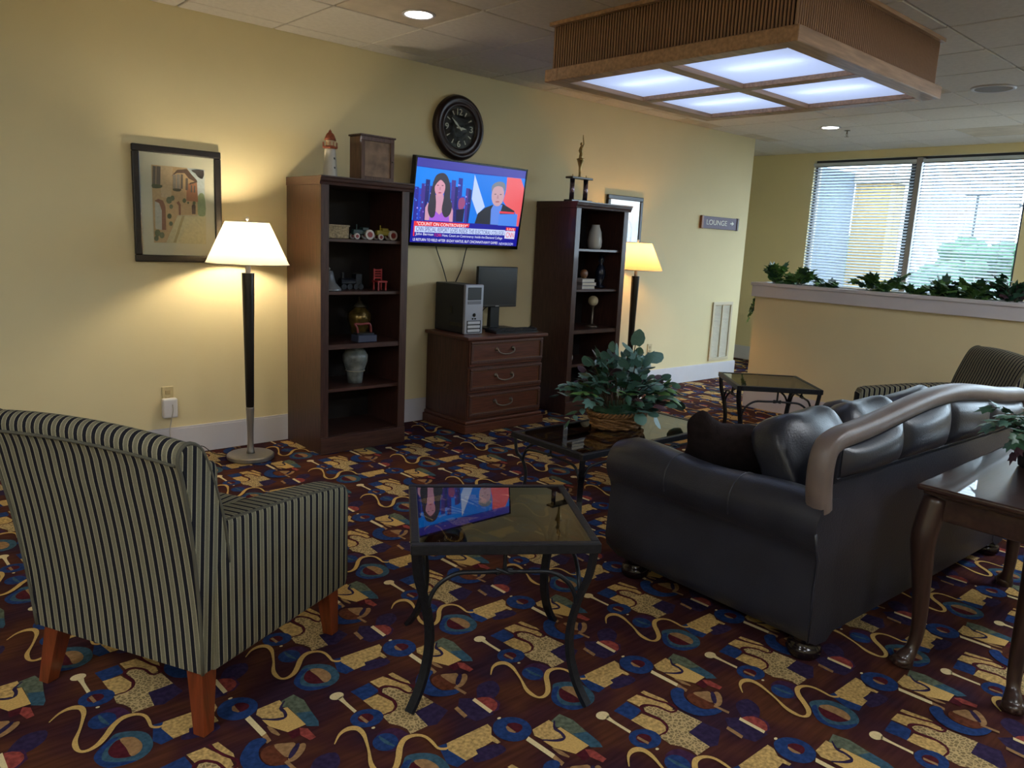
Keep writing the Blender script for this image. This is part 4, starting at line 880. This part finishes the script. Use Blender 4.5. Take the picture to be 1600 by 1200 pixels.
for i, c_ in enumerate((S(150, 146, 150), S(118, 112, 116), S(170, 164, 164))):
    o = thing('book', ('pale book at the bottom of the small pile', 'grey book in the middle of the small pile', 'light book on top of the small pile under the brown egg')[i], 'book', (5.01, -.46, 1.106+.030*i), math.radians((2, -3, 4)[i]), 'books in the far bookcase')
    k = MB(); k.box(.004, .172, .004, .146, .004, .025); k.build('pages', plain('page_%d' % i, S(200, 192, 176), .9), o)
    k = MB(); k.bbox(0, .178, 0, .15, 0, .004, .001, 1); k.bbox(0, .178, 0, .15, .025, .029, .001, 1); k.box(0, .004, 0, .15, .003, .026); k.build('cover', plain('cover_%d' % i, c_, .6), o)
o = thing('brown_egg', 'brown speckled egg ornament on top of the small book pile', 'ornament', (5.1, -.39, 1.197)); k = MB(); k.puff((0, 0, .040), (.08, .06, .078), 1, 1, 20, 14); k.build('shell', plain('egg_brown', S(112, 74, 48), .4, 0, .4, 30), o, smooth=True); k = MB(); k.lathe([(.02, 0), (.024, .003), (.02, .01)], 14); k.build('ring_stand', M_brass, o, smooth=True)
o = thing('globe_trophy', 'pale ball on a slim pedestal stand in the far bookcase', 'ornament', (5.30, -.34, .751))
k = MB(); k.lathe([(.06, 0), (.06, .008), (.03, .02), (.012, .035), (.01, .17), (.018, .19), (.022, .198)], 20); k.build('pedestal', M_pewter, o, smooth=True); k = MB(); k.puff((0, 0, .238), (.092, .092, .092), 1, 1, 22, 14); k.build('ball', plain('ball_cream', S(196, 182, 148), .5, 0, .15, 40), o, smooth=True)
o = thing('pale_bird', 'small pale ceramic bird on the lower shelf of the far bookcase', 'figurine', (4.96, -.40, .441)); k = MB(); k.puff((0, 0, .05), (.09, .06, .08), 1, 1, 16, 10); k.puff((-.03, 0, .10), (.045, .04, .045), 1, 1, 12, 8); k.build('body', M_white2, o, smooth=True); k = MB(); k.tube([(-.05, 0, .1), (-.075, 0, .095)], [.008, .001], 6); k.build('beak', M_brass, o)

# ------------------------------------------------------------------ iron and glass tables
def iron_table(name, label, x, y, rz, Lx, Ly, zt):
    o = thing(name, label, 'table', (x, y, 0), rz, 'iron and glass lounge tables'); hx_, hy_ = Lx/2, Ly/2; B = .028
    k = MB()
    for q in ((-hx_, hx_, -hy_, -hy_+B), (-hx_, hx_, hy_-B, hy_), (-hx_, -hx_+B, -hy_+B, hy_-B), (hx_-B, hx_, -hy_+B, hy_-B)): k.bbox(q[0], q[1], q[2], q[3], zt-.034, zt, .003, 1)
    k.build('top_frame', M_iron, o)
    k = MB(); k.box(-hx_+B, hx_-B, -hy_+B, hy_-B, zt-.010, zt-.003); k.build('glass_top', M_tint, o)
    r2 = math.sqrt(.5); prof = [(.0, zt-.034), (.012, zt-.12), (.042, zt*.62), (.062, zt*.44), (.058, zt*.28), (.03, zt*.12), (-.012, .0)]
    for sx in (-1, 1):
        for sy in (-1, 1):
            pts = smooth_path([(sx*(hx_-.018-d*.8), sy*(hy_-.018-d*.8), z) for d, z in prof], 4)
            k = MB(); k.tube(pts, 1.0, rect=(.030, .016), upv=(sx*r2, -sy*r2, 0)); k.build('leg', M_iron, o)
    za = zt*.66; zb = zt*.80
    for ax in (0, 1):
        L_, off = (hx_, hy_) if ax == 0 else (hy_, hx_)
        for s_ in (-1, 1):
            a = L_-.062; pl = [(-a, za-.03), (-a+.004, za), (-a+.03, za+.045), (-a+.085, zb), (-a+.16, zb+.004), (0, zb+.006), (a-.16, zb+.004), (a-.085, zb), (a-.03, za+.045), (a-.004, za), (a, za-.03)]
            pts = smooth_path([(u, s_*(off-.045), z) if ax == 0 else (s_*(off-.045), u, z) for u, z in pl], 4)
            k = MB(); k.tube(pts, .0075, 8); st_ = k.build('arched_stretcher', M_iron, o, smooth=True)
            k = MB()
            for ph in (0, PI):
                tw = [(u, s_*(off-.045)+.0065*math.cos(u*70+ph), zb+.006+.0065*math.sin(u*70+ph)) if ax == 0 else (s_*(off-.045)+.0065*math.cos(u*70+ph), u, zb+.006+.0065*math.sin(u*70+ph)) for u in [-(a-.2)*.7+2*(a-.2)*.7*i/40 for i in range(41)]]
                k.tube(tw, .0065, 6)
            k.build('twisted_bar', M_iron, st_, smooth=True)
            k = MB(); c_ = (0, s_*(off-.045)) if ax == 0 else (s_*(off-.045), 0); k.tube([(c_[0], c_[1], zb), (c_[0], c_[1], zt-.03)], .0065, 8); k.build('post', M_iron, o)
    return o
iron_table('side_table', 'square iron side table with glass top, nearest the striped armchair back', 1.700, -3.205, math.radians(-33.7), .60, .60, .57)
iron_table('coffee_table', 'long iron coffee table with glass top holding the basket of greenery', 3.512, -2.236, math.radians(-1.2), 1.22, .575, .42)
iron_table('end_table', 'square iron end table with glass top in front of the half wall', 5.19, -2.225, math.radians(46), .60, .60, .57)

# ------------------------------------------------------------------ armchairs
def armchair(x, y, rz, label):
    o = thing('armchair', label, 'armchair', (x, y, 0), rz, 'striped armchairs')       # local: +Y forward, X across, back near y = 0
    k = MB(); k.bbox(-.335, .335, -.01, .66, .195, .36, .02, 3); k.build('seat_base', M_sx, o, auto=40)
    k = MB(); k.bbox(-.245, .245, .12, .69, .35, .475, .04, 4); k.build('seat_cushion', M_sx, o, auto=50)
    # back: side profile swept across, slightly wider and bowed at the top
    prof = smooth_path([(-.015, .20), (-.03, .40), (-.06, .62), (-.10, .82), (-.118, .875), (-.112, .91), (-.085, .925), (-.05, .912), (-.02, .875), (.02, .78), (.06, .66), (.085, .52), (.09, .38), (.09, .20)], 3)
    nn = len(prof); NS = 15; k = MB(); vs_ = []; fs = []
    for i in range(NS):
        u = -1+2*i/(NS-1)
        for (yy, zz) in prof:
            hw = .335+.035*max(0, (zz-.2)/.7); zz2 = zz+(.02*(1-u*u) if zz > .8 else 0); e = .985 if abs(u) == 1 else 1
            vs_.append((hw*u, yy, zz2))
    for i in range(NS-1):
        for j in range(nn): fs.append((i*nn+j, (i+1)*nn+j, (i+1)*nn+(j+1) % nn, i*nn+(j+1) % nn))
    k.add(vs_, fs); k.build('backrest', M_sx, o, auto=60)
    pr2 = [(yy, zz) for yy, zz in prof]
    for s_ in (-1, 1):
        k = MB(); ring = [(s_*(.335+.035*max(0, (zz-.2)/.7)), yy, zz) for yy, zz in pr2]; ring2 = [(s_*(.345+.035*max(0, (zz-.2)/.7)), yy*.9, zz*.985+.006) for yy, zz in pr2]
        k.add(ring+ring2, [(i, (i+1) % nn, nn+(i+1) % nn, nn+i) for i in range(nn)]+[tuple(range(nn, 2*nn))]); k.build('wing_side', M_sy, o, auto=50)
    k = MB()
    for s_ in (-1, 1): k.tube([(s_*(.342+.035*max(0, (zz-.2)/.7)), yy, zz) for yy, zz in prof[:-6]], .0055, 6)
    k.tube([(u*.365, -.116-.003*(1-u*u), .868+.018*(1-u*u)) for u in [-1+i/10 for i in range(21)]], .005, 6); k.build('piping', M_pipe, o, smooth=True)
    for s_ in (-1, 1):
        x0, x1 = sorted((s_*.245, s_*.362)); k = MB()
        ap = [(.02, .20), (.70, .185), (.715, .21), (.715, .55), (.70, .582), (.66, .592), (.4, .628), (.15, .652), (.04, .662), (.02, .60)]
        bm = bmesh.new(); vv = [bm.verts.new((x0, a, b2)) for a, b2 in ap]; f_ = bm.faces.new(vv); ex = bmesh.ops.extrude_face_region(bm, geom=[f_])
        for g_ in ex['geom']:
            if isinstance(g_, bmesh.types.BMVert): g_.co.x = x1
        bmesh.ops.recalc_face_normals(bm, faces=bm.faces[:]); bmesh.ops.bevel(bm, geom=[e for e in bm.edges if abs(e.verts[0].co.x-e.verts[1].co.x) < 1e-5], offset=.018, segments=3, affect='EDGES', profile=.6)
        k.addbm(bm); a_ = k.build('arm', M_sy, o, auto=50)
        k = MB(); k.tube([(s_*.355, a, b2+.001) for a, b2 in ((.06, .652), (.15, .647), (.4, .622), (.66, .587), (.70, .57), (.712, .54), (.712, .22))], .005, 6); k.build('piping', M_pipe, a_, smooth=True)
    for (lx, ly, dx, dy) in ((-.295, .03, -.03, -.03), (.295, .03, .03, -.03), (-.31, .65, -.006, .02), (.31, .65, .006, .02)):
        k = MB(); t, b2 = .03, .02
        k.add([(lx-t, ly-t, .2), (lx+t, ly-t, .2), (lx+t, ly+t, .2), (lx-t, ly+t, .2), (lx+dx-b2, ly+dy-b2, 0), (lx+dx+b2, ly+dy-b2, 0), (lx+dx+b2, ly+dy+b2, 0), (lx+dx-b2, ly+dy+b2, 0)], [(0, 1, 2, 3), (4, 5, 6, 7), (0, 1, 5, 4), (1, 2, 6, 5), (2, 3, 7, 6), (3, 0, 4, 7)]); k.build('leg', M_legwood, o)
    return o
armchair(.608, -2.70, math.atan2(.45, .893)-PI/2, 'striped olive armchair with tapered wooden legs seen from behind')
armchair(5.72, -3.50, math.atan2(.74, -.67)-PI/2, 'striped armchair partly hidden behind the leather sofa')

# ------------------------------------------------------------------ leather sofa
so = thing('leather_sofa', 'dark leather camelback sofa seen from behind with rolled arms', 'sofa', (3.585, -3.975, 0), math.radians(-2.3))
HL_ = 1.0
def camel(x): t = abs(x)/HL_; return .935+.04*math.cos(min(1, t/.95)*PI)
k = MB(); pts = [(-.93, .09), (.93, .09), (.93, .6)]+[(x, camel(x)-.06) for x in [.9-i*.09 for i in range(21)]]+[(-.93, .6)]
k.prism(pts, .0, .065, 'y'); k.build('back_frame', M_leather, so)
xs_ = [-.90, -.44, .0, .44, .90]; 
for i in range(4):
    a, b2 = xs_[i]+.003, xs_[i+1]-.003
    k = MB(); k.surf(lambda u, v: (a+(b2-a)*u, -.004-.045*(max(0, math.sin(PI*min(1, max(0, u*1.0))))**.35)*(max(0, math.sin(PI*v))**.4), .715+(camel(a+(b2-a)*u)-.074-.715)*v), 18, 10); k.build('back_panel', M_leather, so, smooth=True)
k = MB(); k.tube([(-.92, -.004, .712), (0, -.004, .712), (.92, -.004, .712)], .005, 6); k.build('seam_piping', M_leather, so)
k = MB(); k.surf(lambda u, v: (-.945+1.89*u, -.006-.008*math.sin(PI*u)**.3*math.sin(PI*v)**.3, .09+.61*v), 20, 10); k.build('back_lower_panel', M_leather, so, smooth=True)
# carved trim rail along the back, ending in posts over the arms
path = [(-.965, .60), (-.985, .70), (-.985, .78), (-.962, .832), (-.89, .856)]+[(x, camel(x)-.036) for x in [-.78+i*.13 for i in range(13)]]+[(.89, .856), (.962, .832), (.985, .78), (.985, .70), (.965, .60)]
pp = smooth_path([(x, .025, z) for x, z in path], 4)
k = MB(); n_ = 12; vs_ = []; fs = []
for i, q in enumerate(pp):
    a = np.array(pp[max(0, i-1)]); b2 = np.array(pp[min(len(pp)-1, i+1)]); t = b2-a; t /= np.linalg.norm(t); nrm = np.array([-t[2], 0, t[0]])
    for j in range(n_):
        th = 2*PI*j/n_; sg_ = lambda q_, e_: math.copysign(abs(q_)**e_, q_)
        vs_.append(tuple(np.array(q)+nrm*(.036*sg_(math.cos(th), .6))+np.array([0, 1, 0])*(.042*sg_(math.sin(th), .6))))
for i in range(len(pp)-1):
    for j in range(n_): fs.append((i*n_+j, i*n_+(j+1) % n_, (i+1)*n_+(j+1) % n_, (i+1)*n_+j))
fs += [tuple(range(n_)), tuple((len(pp)-1)*n_+j for j in range(n_))]
k.add(vs_, fs); k.build('trim_rail', M_leathertrim, so, auto=50)
for s_ in (-1, 1):
    prof = [(.80, .10), (.985, .10), (.99, .30), (.985, .42), (1.01, .47), (1.03, .53), (1.015, .595), (.965, .635), (.90, .64), (.84, .61), (.81, .55), (.80, .45)]
    P2 = [(a, b2) for a, b2, _ in smooth_path([(a, b2, 0) for a, b2 in prof], 3, True)]
    k = MB(); NY = 14; m_ = len(P2); vs_ = []; fs = []
    for i in range(NY):
        t = i/(NY-1); yy = -.01+1.03*t; q = 1-.10*max(0, (t-.9)/.1)**2; cx_, cz_ = .9, .40
        for a, b2 in P2:
            dz = .012*math.sin(t*9)*(b2 > .55); vs_.append((s_*(cx_+(a-cx_)*q), yy, cz_+(b2-cz_)*q+dz))
    for i in range(NY-1):
        for j in range(m_): fs.append((i*m_+j, i*m_+(j+1) % m_, (i+1)*m_+(j+1) % m_, (i+1)*m_+j))
    fs += [tuple(range(m_)), tuple((NY-1)*m_+j for j in range(m_))]
    k.add(vs_, fs); ra = k.build('rolled_arm', M_leather, so, auto=50)
    for ys_ in (.36, .68):       # sewn seams over the roll
        k = MB(); t = (ys_+.01)/1.03; k.tube([(s_*a*1.001, ys_, b2+.012*math.sin(t*9)*(b2 > .55)) for a, b2 in P2 if b2 > .47 and a > .83], .0035, 5); k.build('seam', M_leather, ra, smooth=True)
    k = MB(); k.tube([(s_*.988, -.008, .10), (s_*.993, -.008, .30), (s_*.988, -.008, .42), (s_*1.012, -.008, .47), (s_*1.031, -.008, .53)], .006, 6); k.build('corner_welt', M_leather, ra, smooth=True)
k = MB(); k.bbox(-.80, .80, .1, .96, .10, .31, .02, 2); k.build('seat_base', M_leather, so)
for x in (-.4, .4):
    k = MB(); k.puff((x, .56, .385), (.80, .80, .17), .25, .25, 40, 14); k.build('seat_cushion', M_leather, so, smooth=True)
for x, w_ in ((-.52, .54), (.0, .54), (.52, .54)):
    Mr = Matrix.Rotation(math.radians(-26), 3, 'X'); k = MB(); k.puff((x, .32, .63), (w_, .22, .46), .45, .45, 36, 20, M=Mr)
    rr = random.Random(int(x*100)); ph = rr.uniform(0, 6)
    k.v = [(a+.008*math.sin(c_*23+ph), b2+.012*math.sin(a*17+c_*11+ph), c_+.012*math.sin(a*14+ph)*math.sin(b2*20)) for a, b2, c_ in k.v]; k.build('back_cushion', M_leather, so, smooth=True)
M_bun = plain('dark_lacquer_foot', S(28, 20, 22), .15, .2)
for x in (-.9, .9):
    for y in (.05, .9):
        k = MB(); k.lathe([(.05, 0), (.062, .012), (.066, .03), (.06, .05), (.044, .06), (.05, .068), (.056, .082), (.05, .1), (.04, .105)], 24, (x, y, 0)); k.build('bun_foot', M_bun, so, smooth=True)
pw = thing('throw_pillow', 'dark brown plush throw pillow with one peaked corner on the sofa', 'pillow', (3.15, -3.25, .475)); pw.rotation_euler = (math.radians(42), 0, math.atan2(-.78, .62))
k = MB(); k.puff((0, 0, 0), (.44, .38, .17), .55, .36, 48, 18, M=Matrix.Rotation(PI/2, 3, 'X'), pinch=.9); k.v = [(x*1.1, y, z+.19) for x, y, z in k.v]
k.v = [(x, y, z-.03*math.cos(x*PI/.5)*max(0, (z-.12)/.2)+(.085*math.exp(-((x+.20)/.055)**2)+.03*math.exp(-((x-.22)/.07)**2))*max(0, min(1, (z-.2)/.15))) for x, y, z in k.v]; k.build('cushion', M_pillow, pw, smooth=True)

# ------------------------------------------------------------------ carved console table
ct = thing('console_table', 'dark carved wooden console table with cabriole legs behind the sofa', 'table', (3.515, -4.345, 0))
M_con = wood('dark_carved_wood', S(52, 34, 30), .3, 0, 10, .35, .5); M_conv = wood('dark_carved_leg', S(50, 33, 28), .35, 2, 10, .35, .4)
cx_, cy_ = .62, .215; zc = .71
k = MB(); k.bbox(-cx_, cx_, -cy_, cy_, zc-.022, zc, .008, 3); k.bbox(-cx_+.018, cx_-.018, -cy_+.018, cy_-.018, zc-.038, zc-.02, .006, 2); k.build('top', M_con, ct)
k = MB(); k.bbox(-cx_+.05, cx_-.05, -cy_+.04, cy_-.04, zc-.13, zc-.036, .004, 1)
for sy in (-1, 1):
    pl = [(-cx_+.06, zc-.125)]+[(x, zc-.135-.035*abs(math.cos(x*5.2))-(.03 if abs(x) < .09 else 0)) for x in [-cx_+.08+i*(2*cx_-.16)/30 for i in range(31)]]+[(cx_-.06, zc-.125)]
    k.prism(pl, sy*(cy_-.04)-.012, sy*(cy_-.04)+.004, 'y')
k.build('apron', M_con, ct)
for sy in (-1, 1):
    k = MB()
    for x in (-.45, -.35, -.25, -.12, 0, .12, .25, .35, .45):
        for j in range(5): t = j/4; k.puff((x+.075*(t-.5), sy*(cy_-.03), zc-.125-.03*math.sin(PI*t)), (.026, .022, .026), 1, 1, 8, 6)
    k.tube([(-cx_+.05, sy*(cy_-.036), zc-.075), (cx_-.05, sy*(cy_-.036), zc-.075)], .006, 6); k.build('carving', M_con, ct, smooth=True)
for sx in (-1, 1):
    for sy in (-1, 1):
        X_, Y_ = sx*(cx_-.065), sy*(cy_-.05)
        pts = smooth_path([(X_, Y_, zc-.05), (X_+sx*.012, Y_+sy*.01, zc-.14), (X_+sx*.022, Y_+sy*.014, zc-.22), (X_+sx*.006, Y_+sy*.004, zc-.38), (X_-sx*.008, Y_-sy*.004, .16), (X_+sx*.004, Y_+sy*.002, .07), (X_+sx*.03, Y_+sy*.014, .03), (X_+sx*.036, Y_+sy*.016, .0)], 4)
        rr_ = np.interp(np.linspace(0, 1, len(pts)), [0, .14, .28, .43, .57, .72, .86, 1], [.042, .046, .044, .033, .025, .022, .034, .036]).tolist()
        k = MB(); k.tube(pts, rr_, 12); lg = k.build('cabriole_leg', M_conv, ct, smooth=True)
        k = MB()
        k.puff((X_+sx*.036, Y_+sy*.018, .022), (.085, .07, .044), .9, .9, 14, 8)
        for t in (-.5, 0, .5): a = math.atan2(sy, sx)+t; k.tube([(X_+sx*.03+.02*math.cos(a), Y_+sy*.014+.02*math.sin(a), .035), (X_+sx*.034+.044*math.cos(a), Y_+sy*.014+.044*math.sin(a), .012)], [.013, .009], 7)
        k.build('claw_foot', M_conv, lg, smooth=True)
        k = MB(); k.puff((X_+sx*.035, Y_+sy*.024, zc-.18), (.05, .05, .09), 1, 1, 12, 8); k.build('knee_carving', M_conv, lg, smooth=True)

# ------------------------------------------------------------------ foliage
def leaf_mesh(kind, mat):
    if kind == 'ivy': out = [(0, 0), (.28, -.12), (.5, .1), (.36, .3), (.42, .62), (.16, .6), (0, 1.0), (-.16, .6), (-.42, .62), (-.36, .3), (-.5, .1), (-.28, -.12)]
    elif kind == 'round': out = [(0, 0), (.3, -.06), (.5, .2), (.52, .5), (.36, .8), (.12, .96), (0, 1.0), (-.12, .96), (-.36, .8), (-.52, .5), (-.5, .2), (-.3, -.06)]
    else: out = [(0, 0), (.13, .2), (.17, .45), (.1, .75), (0, 1.0), (-.1, .75), (-.17, .45), (-.13, .2)]
    n = len(out); v = [(0, .42, .05)]+[(x, y, -.35*x*x-.12*(y-.4)**2) for x, y in out]
    me = bpy.data.meshes.new('leaf'); me.from_pydata(v, [], [(0, 1+i, 1+(i+1) % n) for i in range(n)]); me.materials.append(mat); me.polygons.foreach_set('use_smooth', [True]*n); me.update(); return me
LM = {(kd, nm): leaf_mesh(kd, mt) for kd in ('ivy', 'round', 'long') for nm, mt in (('A', M_leafA), ('B', M_leafB), ('C', M_leafC), ('D', M_leafD), ('P', M_leafP))}
def leaf(parent, kd, c, pos, out, size, roll=0.0, droop=0.0):
    o = put('leaf', LM[(kd, c)], parent); d = Vector(out).normalized(); d.z -= droop; d.normalize()
    zax = Vector((0, 0, 1)) - d*d.z
    if zax.length < .05: zax = Vector((1, 0, 0)) - d*d.x
    zax.normalize(); zax = Matrix.Rotation(roll, 3, d) @ zax; xax = d.cross(zax)
    o.matrix_local = Matrix(((xax.x, d.x, zax.x, pos[0]), (xax.y, d.y, zax.y, pos[1]), (xax.z, d.z, zax.z, pos[2]), (0, 0, 0, 1))) @ Matrix.Scale(size, 4)
fa = thing('flower_arrangement', 'wicker basket of artificial blue green leaves on the coffee table', 'arrangement', (3.56, -2.17, .42))
rr = random.Random(21)
k = MB()
for i in range(6):
    z = .012+i*.014; rx, ry = .17+.028*i/5+.012*math.sin(i*2), .125+.02*i/5
    k.tube([((rx+.006*math.sin(12*t+i*PI))*math.cos(t), (ry+.006*math.sin(12*t+i*PI))*math.sin(t), z+.004*math.cos(12*t+i*PI)) for t in [2*PI*j/72 for j in range(72)]], .0085, 6, closed=True)
bk = k.build('basket', M_basket, fa, smooth=True)
k = MB(); k.lathe([(0, .004), (.165, .004), (.19, .08)], 28, sy=.74); k.build('basket_base', M_basket, bk)
k = MB()
for ph in (0, PI): k.tube([((.205+.010*math.cos(22*t+ph))*math.cos(t), (.15+.010*math.cos(22*t+ph))*math.sin(t), .094+.010*math.sin(22*t+ph)) for t in [2*PI*j/120 for j in range(120)]], .008, 6, closed=True)
k.build('braided_rim', M_basket, bk, smooth=True)
k = MB(); k.puff((0, 0, .10), (.34, .24, .10), .8, .8, 20, 10); k.build('moss_filling', M_leafB, fa)
def sprig(parent, base, tip, kd, cs, n, size, arch_=.08, thick=.003):
    b_, t_ = Vector(base), Vector(tip); mid = (b_+t_)/2+Vector((0, 0, arch_))
    P = [((1-u)**2)*b_+2*u*(1-u)*mid+u*u*t_ for u in [i/8 for i in range(9)]]
    s_ = MB(); s_.tube([q[:] for q in P], thick, 5); s_.build('stem', M_stem, parent)
    for i in range(n):
        u = .35+.65*(i+1)/n; q = ((1-u)**2)*b_+2*u*(1-u)*mid+u*u*t_; dr_ = (2*(1-u)*(mid-b_)+2*u*(t_-mid)).normalized()
        side = Vector((-dr_.y, dr_.x, 0)); side = side.normalized() if side.length > .01 else Vector((1, 0, 0)); sgn = 1 if i % 2 else -1
        out = dr_*.7+side*sgn*rr.uniform(.4, 1.0)+Vector((0, 0, rr.uniform(-.1, .5)))
        leaf(parent, kd, rr.choice(cs), q[:], out if i < n-1 else dr_, size*rr.uniform(.75, 1.2), rr.uniform(-.6, .6), rr.uniform(0, .4))
for i in range(56):
    t = i*2.399; R_ = rr.uniform(.08, .40); h_ = .16+.30*(1-(R_/.40)**2)*rr.uniform(.6, 1.15)
    sprig(fa, (.08*math.cos(t), .06*math.sin(t), .09), (R_*1.12*math.cos(t), R_*.8*math.sin(t), h_), rr.choice(('round', 'ivy', 'round')), ('A', 'A', 'B', 'A', 'P') if i % 3 else ('B', 'D', 'A'), 5, .070, .07)
sprig(fa, (.05, 0, .1), (.12, .0, .49), 'round', ('A',), 5, .10, .02); sprig(fa, (.05, 0, .1), (.02, .04, .42), 'round', ('A', 'P'), 5, .095, .02); sprig(fa, (0, .03, .1), (.22, -.03, .40), 'round', ('A', 'P'), 5, .10, .05)
for i in range(8): t = rr.uniform(0, 2*PI); sprig(fa, (.1*math.cos(t), .08*math.sin(t), .1), (.36*math.cos(t), .26*math.sin(t), .18+rr.uniform(0, .1)), 'long', ('C', 'B', 'C'), 6, .10, .10)
for i in range(7): t = rr.uniform(0, 2*PI); sprig(fa, (.08*math.cos(t), .06*math.sin(t), .1), (.42*math.cos(t), .26*math.sin(t), .17+rr.uniform(0, .1)), 'ivy', ('D', 'B', 'D'), 5, .06, .12)
sprig(fa, (.14, -.03, .1), (.46, -.08, .13), 'round', ('A', 'B', 'A'), 6, .085, .16); sprig(fa, (-.1, -.03, .1), (-.45, -.03, .10), 'long', ('B', 'A'), 7, .09, .14); sprig(fa, (0, -.1, .1), (.06, -.24, .10), 'round', ('P', 'A'), 4, .08, .10); sprig(fa, (-.05, -.08, .1), (-.12, -.26, .14), 'round', ('B', 'A'), 5, .08, .10)

PL = ['ivy plant spilling over the free end of the half wall planter', 'bushy ivy clump next to the planter end, against the blind', 'small pale leaved sprig low in the planter', 'dense round ivy clump left of the window post', 'short ivy tuft just right of the window post', 'spreading dark ivy clump in the middle of the planter', 'wide dark ivy clump with a tall sprig further along the planter', 'leggy ivy with purple tips where the planter leaves the picture']
for i, (y, sx_, h_, n) in enumerate(((-1.22, .10, .21, 13), (-1.45, .12, .2, 15), (-1.76, .14, .14, 10), (-2.20, .2, .21, 18), (-2.51, .10, .13, 10), (-2.74, .11, .18, 15), (-2.98, .11, .19, 15), (-3.24, .13, .24, 14))):
    o = thing('ivy_plant', PL[i], 'ivy', (HWX+.15, y, 1.13), group='ivy plants in the half wall planter')
    for q in range(n):
        t = rr.uniform(0, 2*PI); cs = ('B', 'C', 'C') if i not in (2, 7) else (('C', 'P', 'B') if i == 2 else ('B', 'D', 'B'))
        sprig(o, (0, 0, .003), (rr.uniform(-.12, .10), sx_*rr.uniform(-1, 1), h_*rr.uniform(.5, 1.15)), 'ivy', cs, 6, .08, .06, .002)
    if i == 0:
        for dx in (-.14, -.05): sprig(o, (-.02, .05, .04), (dx, .20+dx*.3, -.12+dx), 'ivy', ('B', 'C'), 8, .065, .12, .002)
pp_ = thing('potted_plant', 'leafy potted plant in a dark pot on the carved console table', 'potted plant', (3.54, -4.33, .71))
k = MB(); k.lathe([(.05, 0), (.058, .006), (.075, .11), (.082, .12), (.078, .13), (.068, .126), (0, .12)], 24); k.build('pot', plain('dark_pot', S(34, 38, 42), .5), pp_, smooth=True)
for q in range(30):
    t = rr.uniform(0, 2*PI); R_ = rr.uniform(.06, .27); sprig(pp_, (.02*math.cos(t), .02*math.sin(t), .12), (R_*math.cos(t)*1.15, R_*math.sin(t)*.7, .12+.16*rr.uniform(.1, 1)), 'ivy', ('B', 'A', 'B'), 5, .06, .06, .002)
for s_ in (-1, .4): sprig(pp_, (-.03, 0, .12), (-.22, .06*s_, .09), 'ivy', ('B', 'D'), 7, .05, .12, .002)
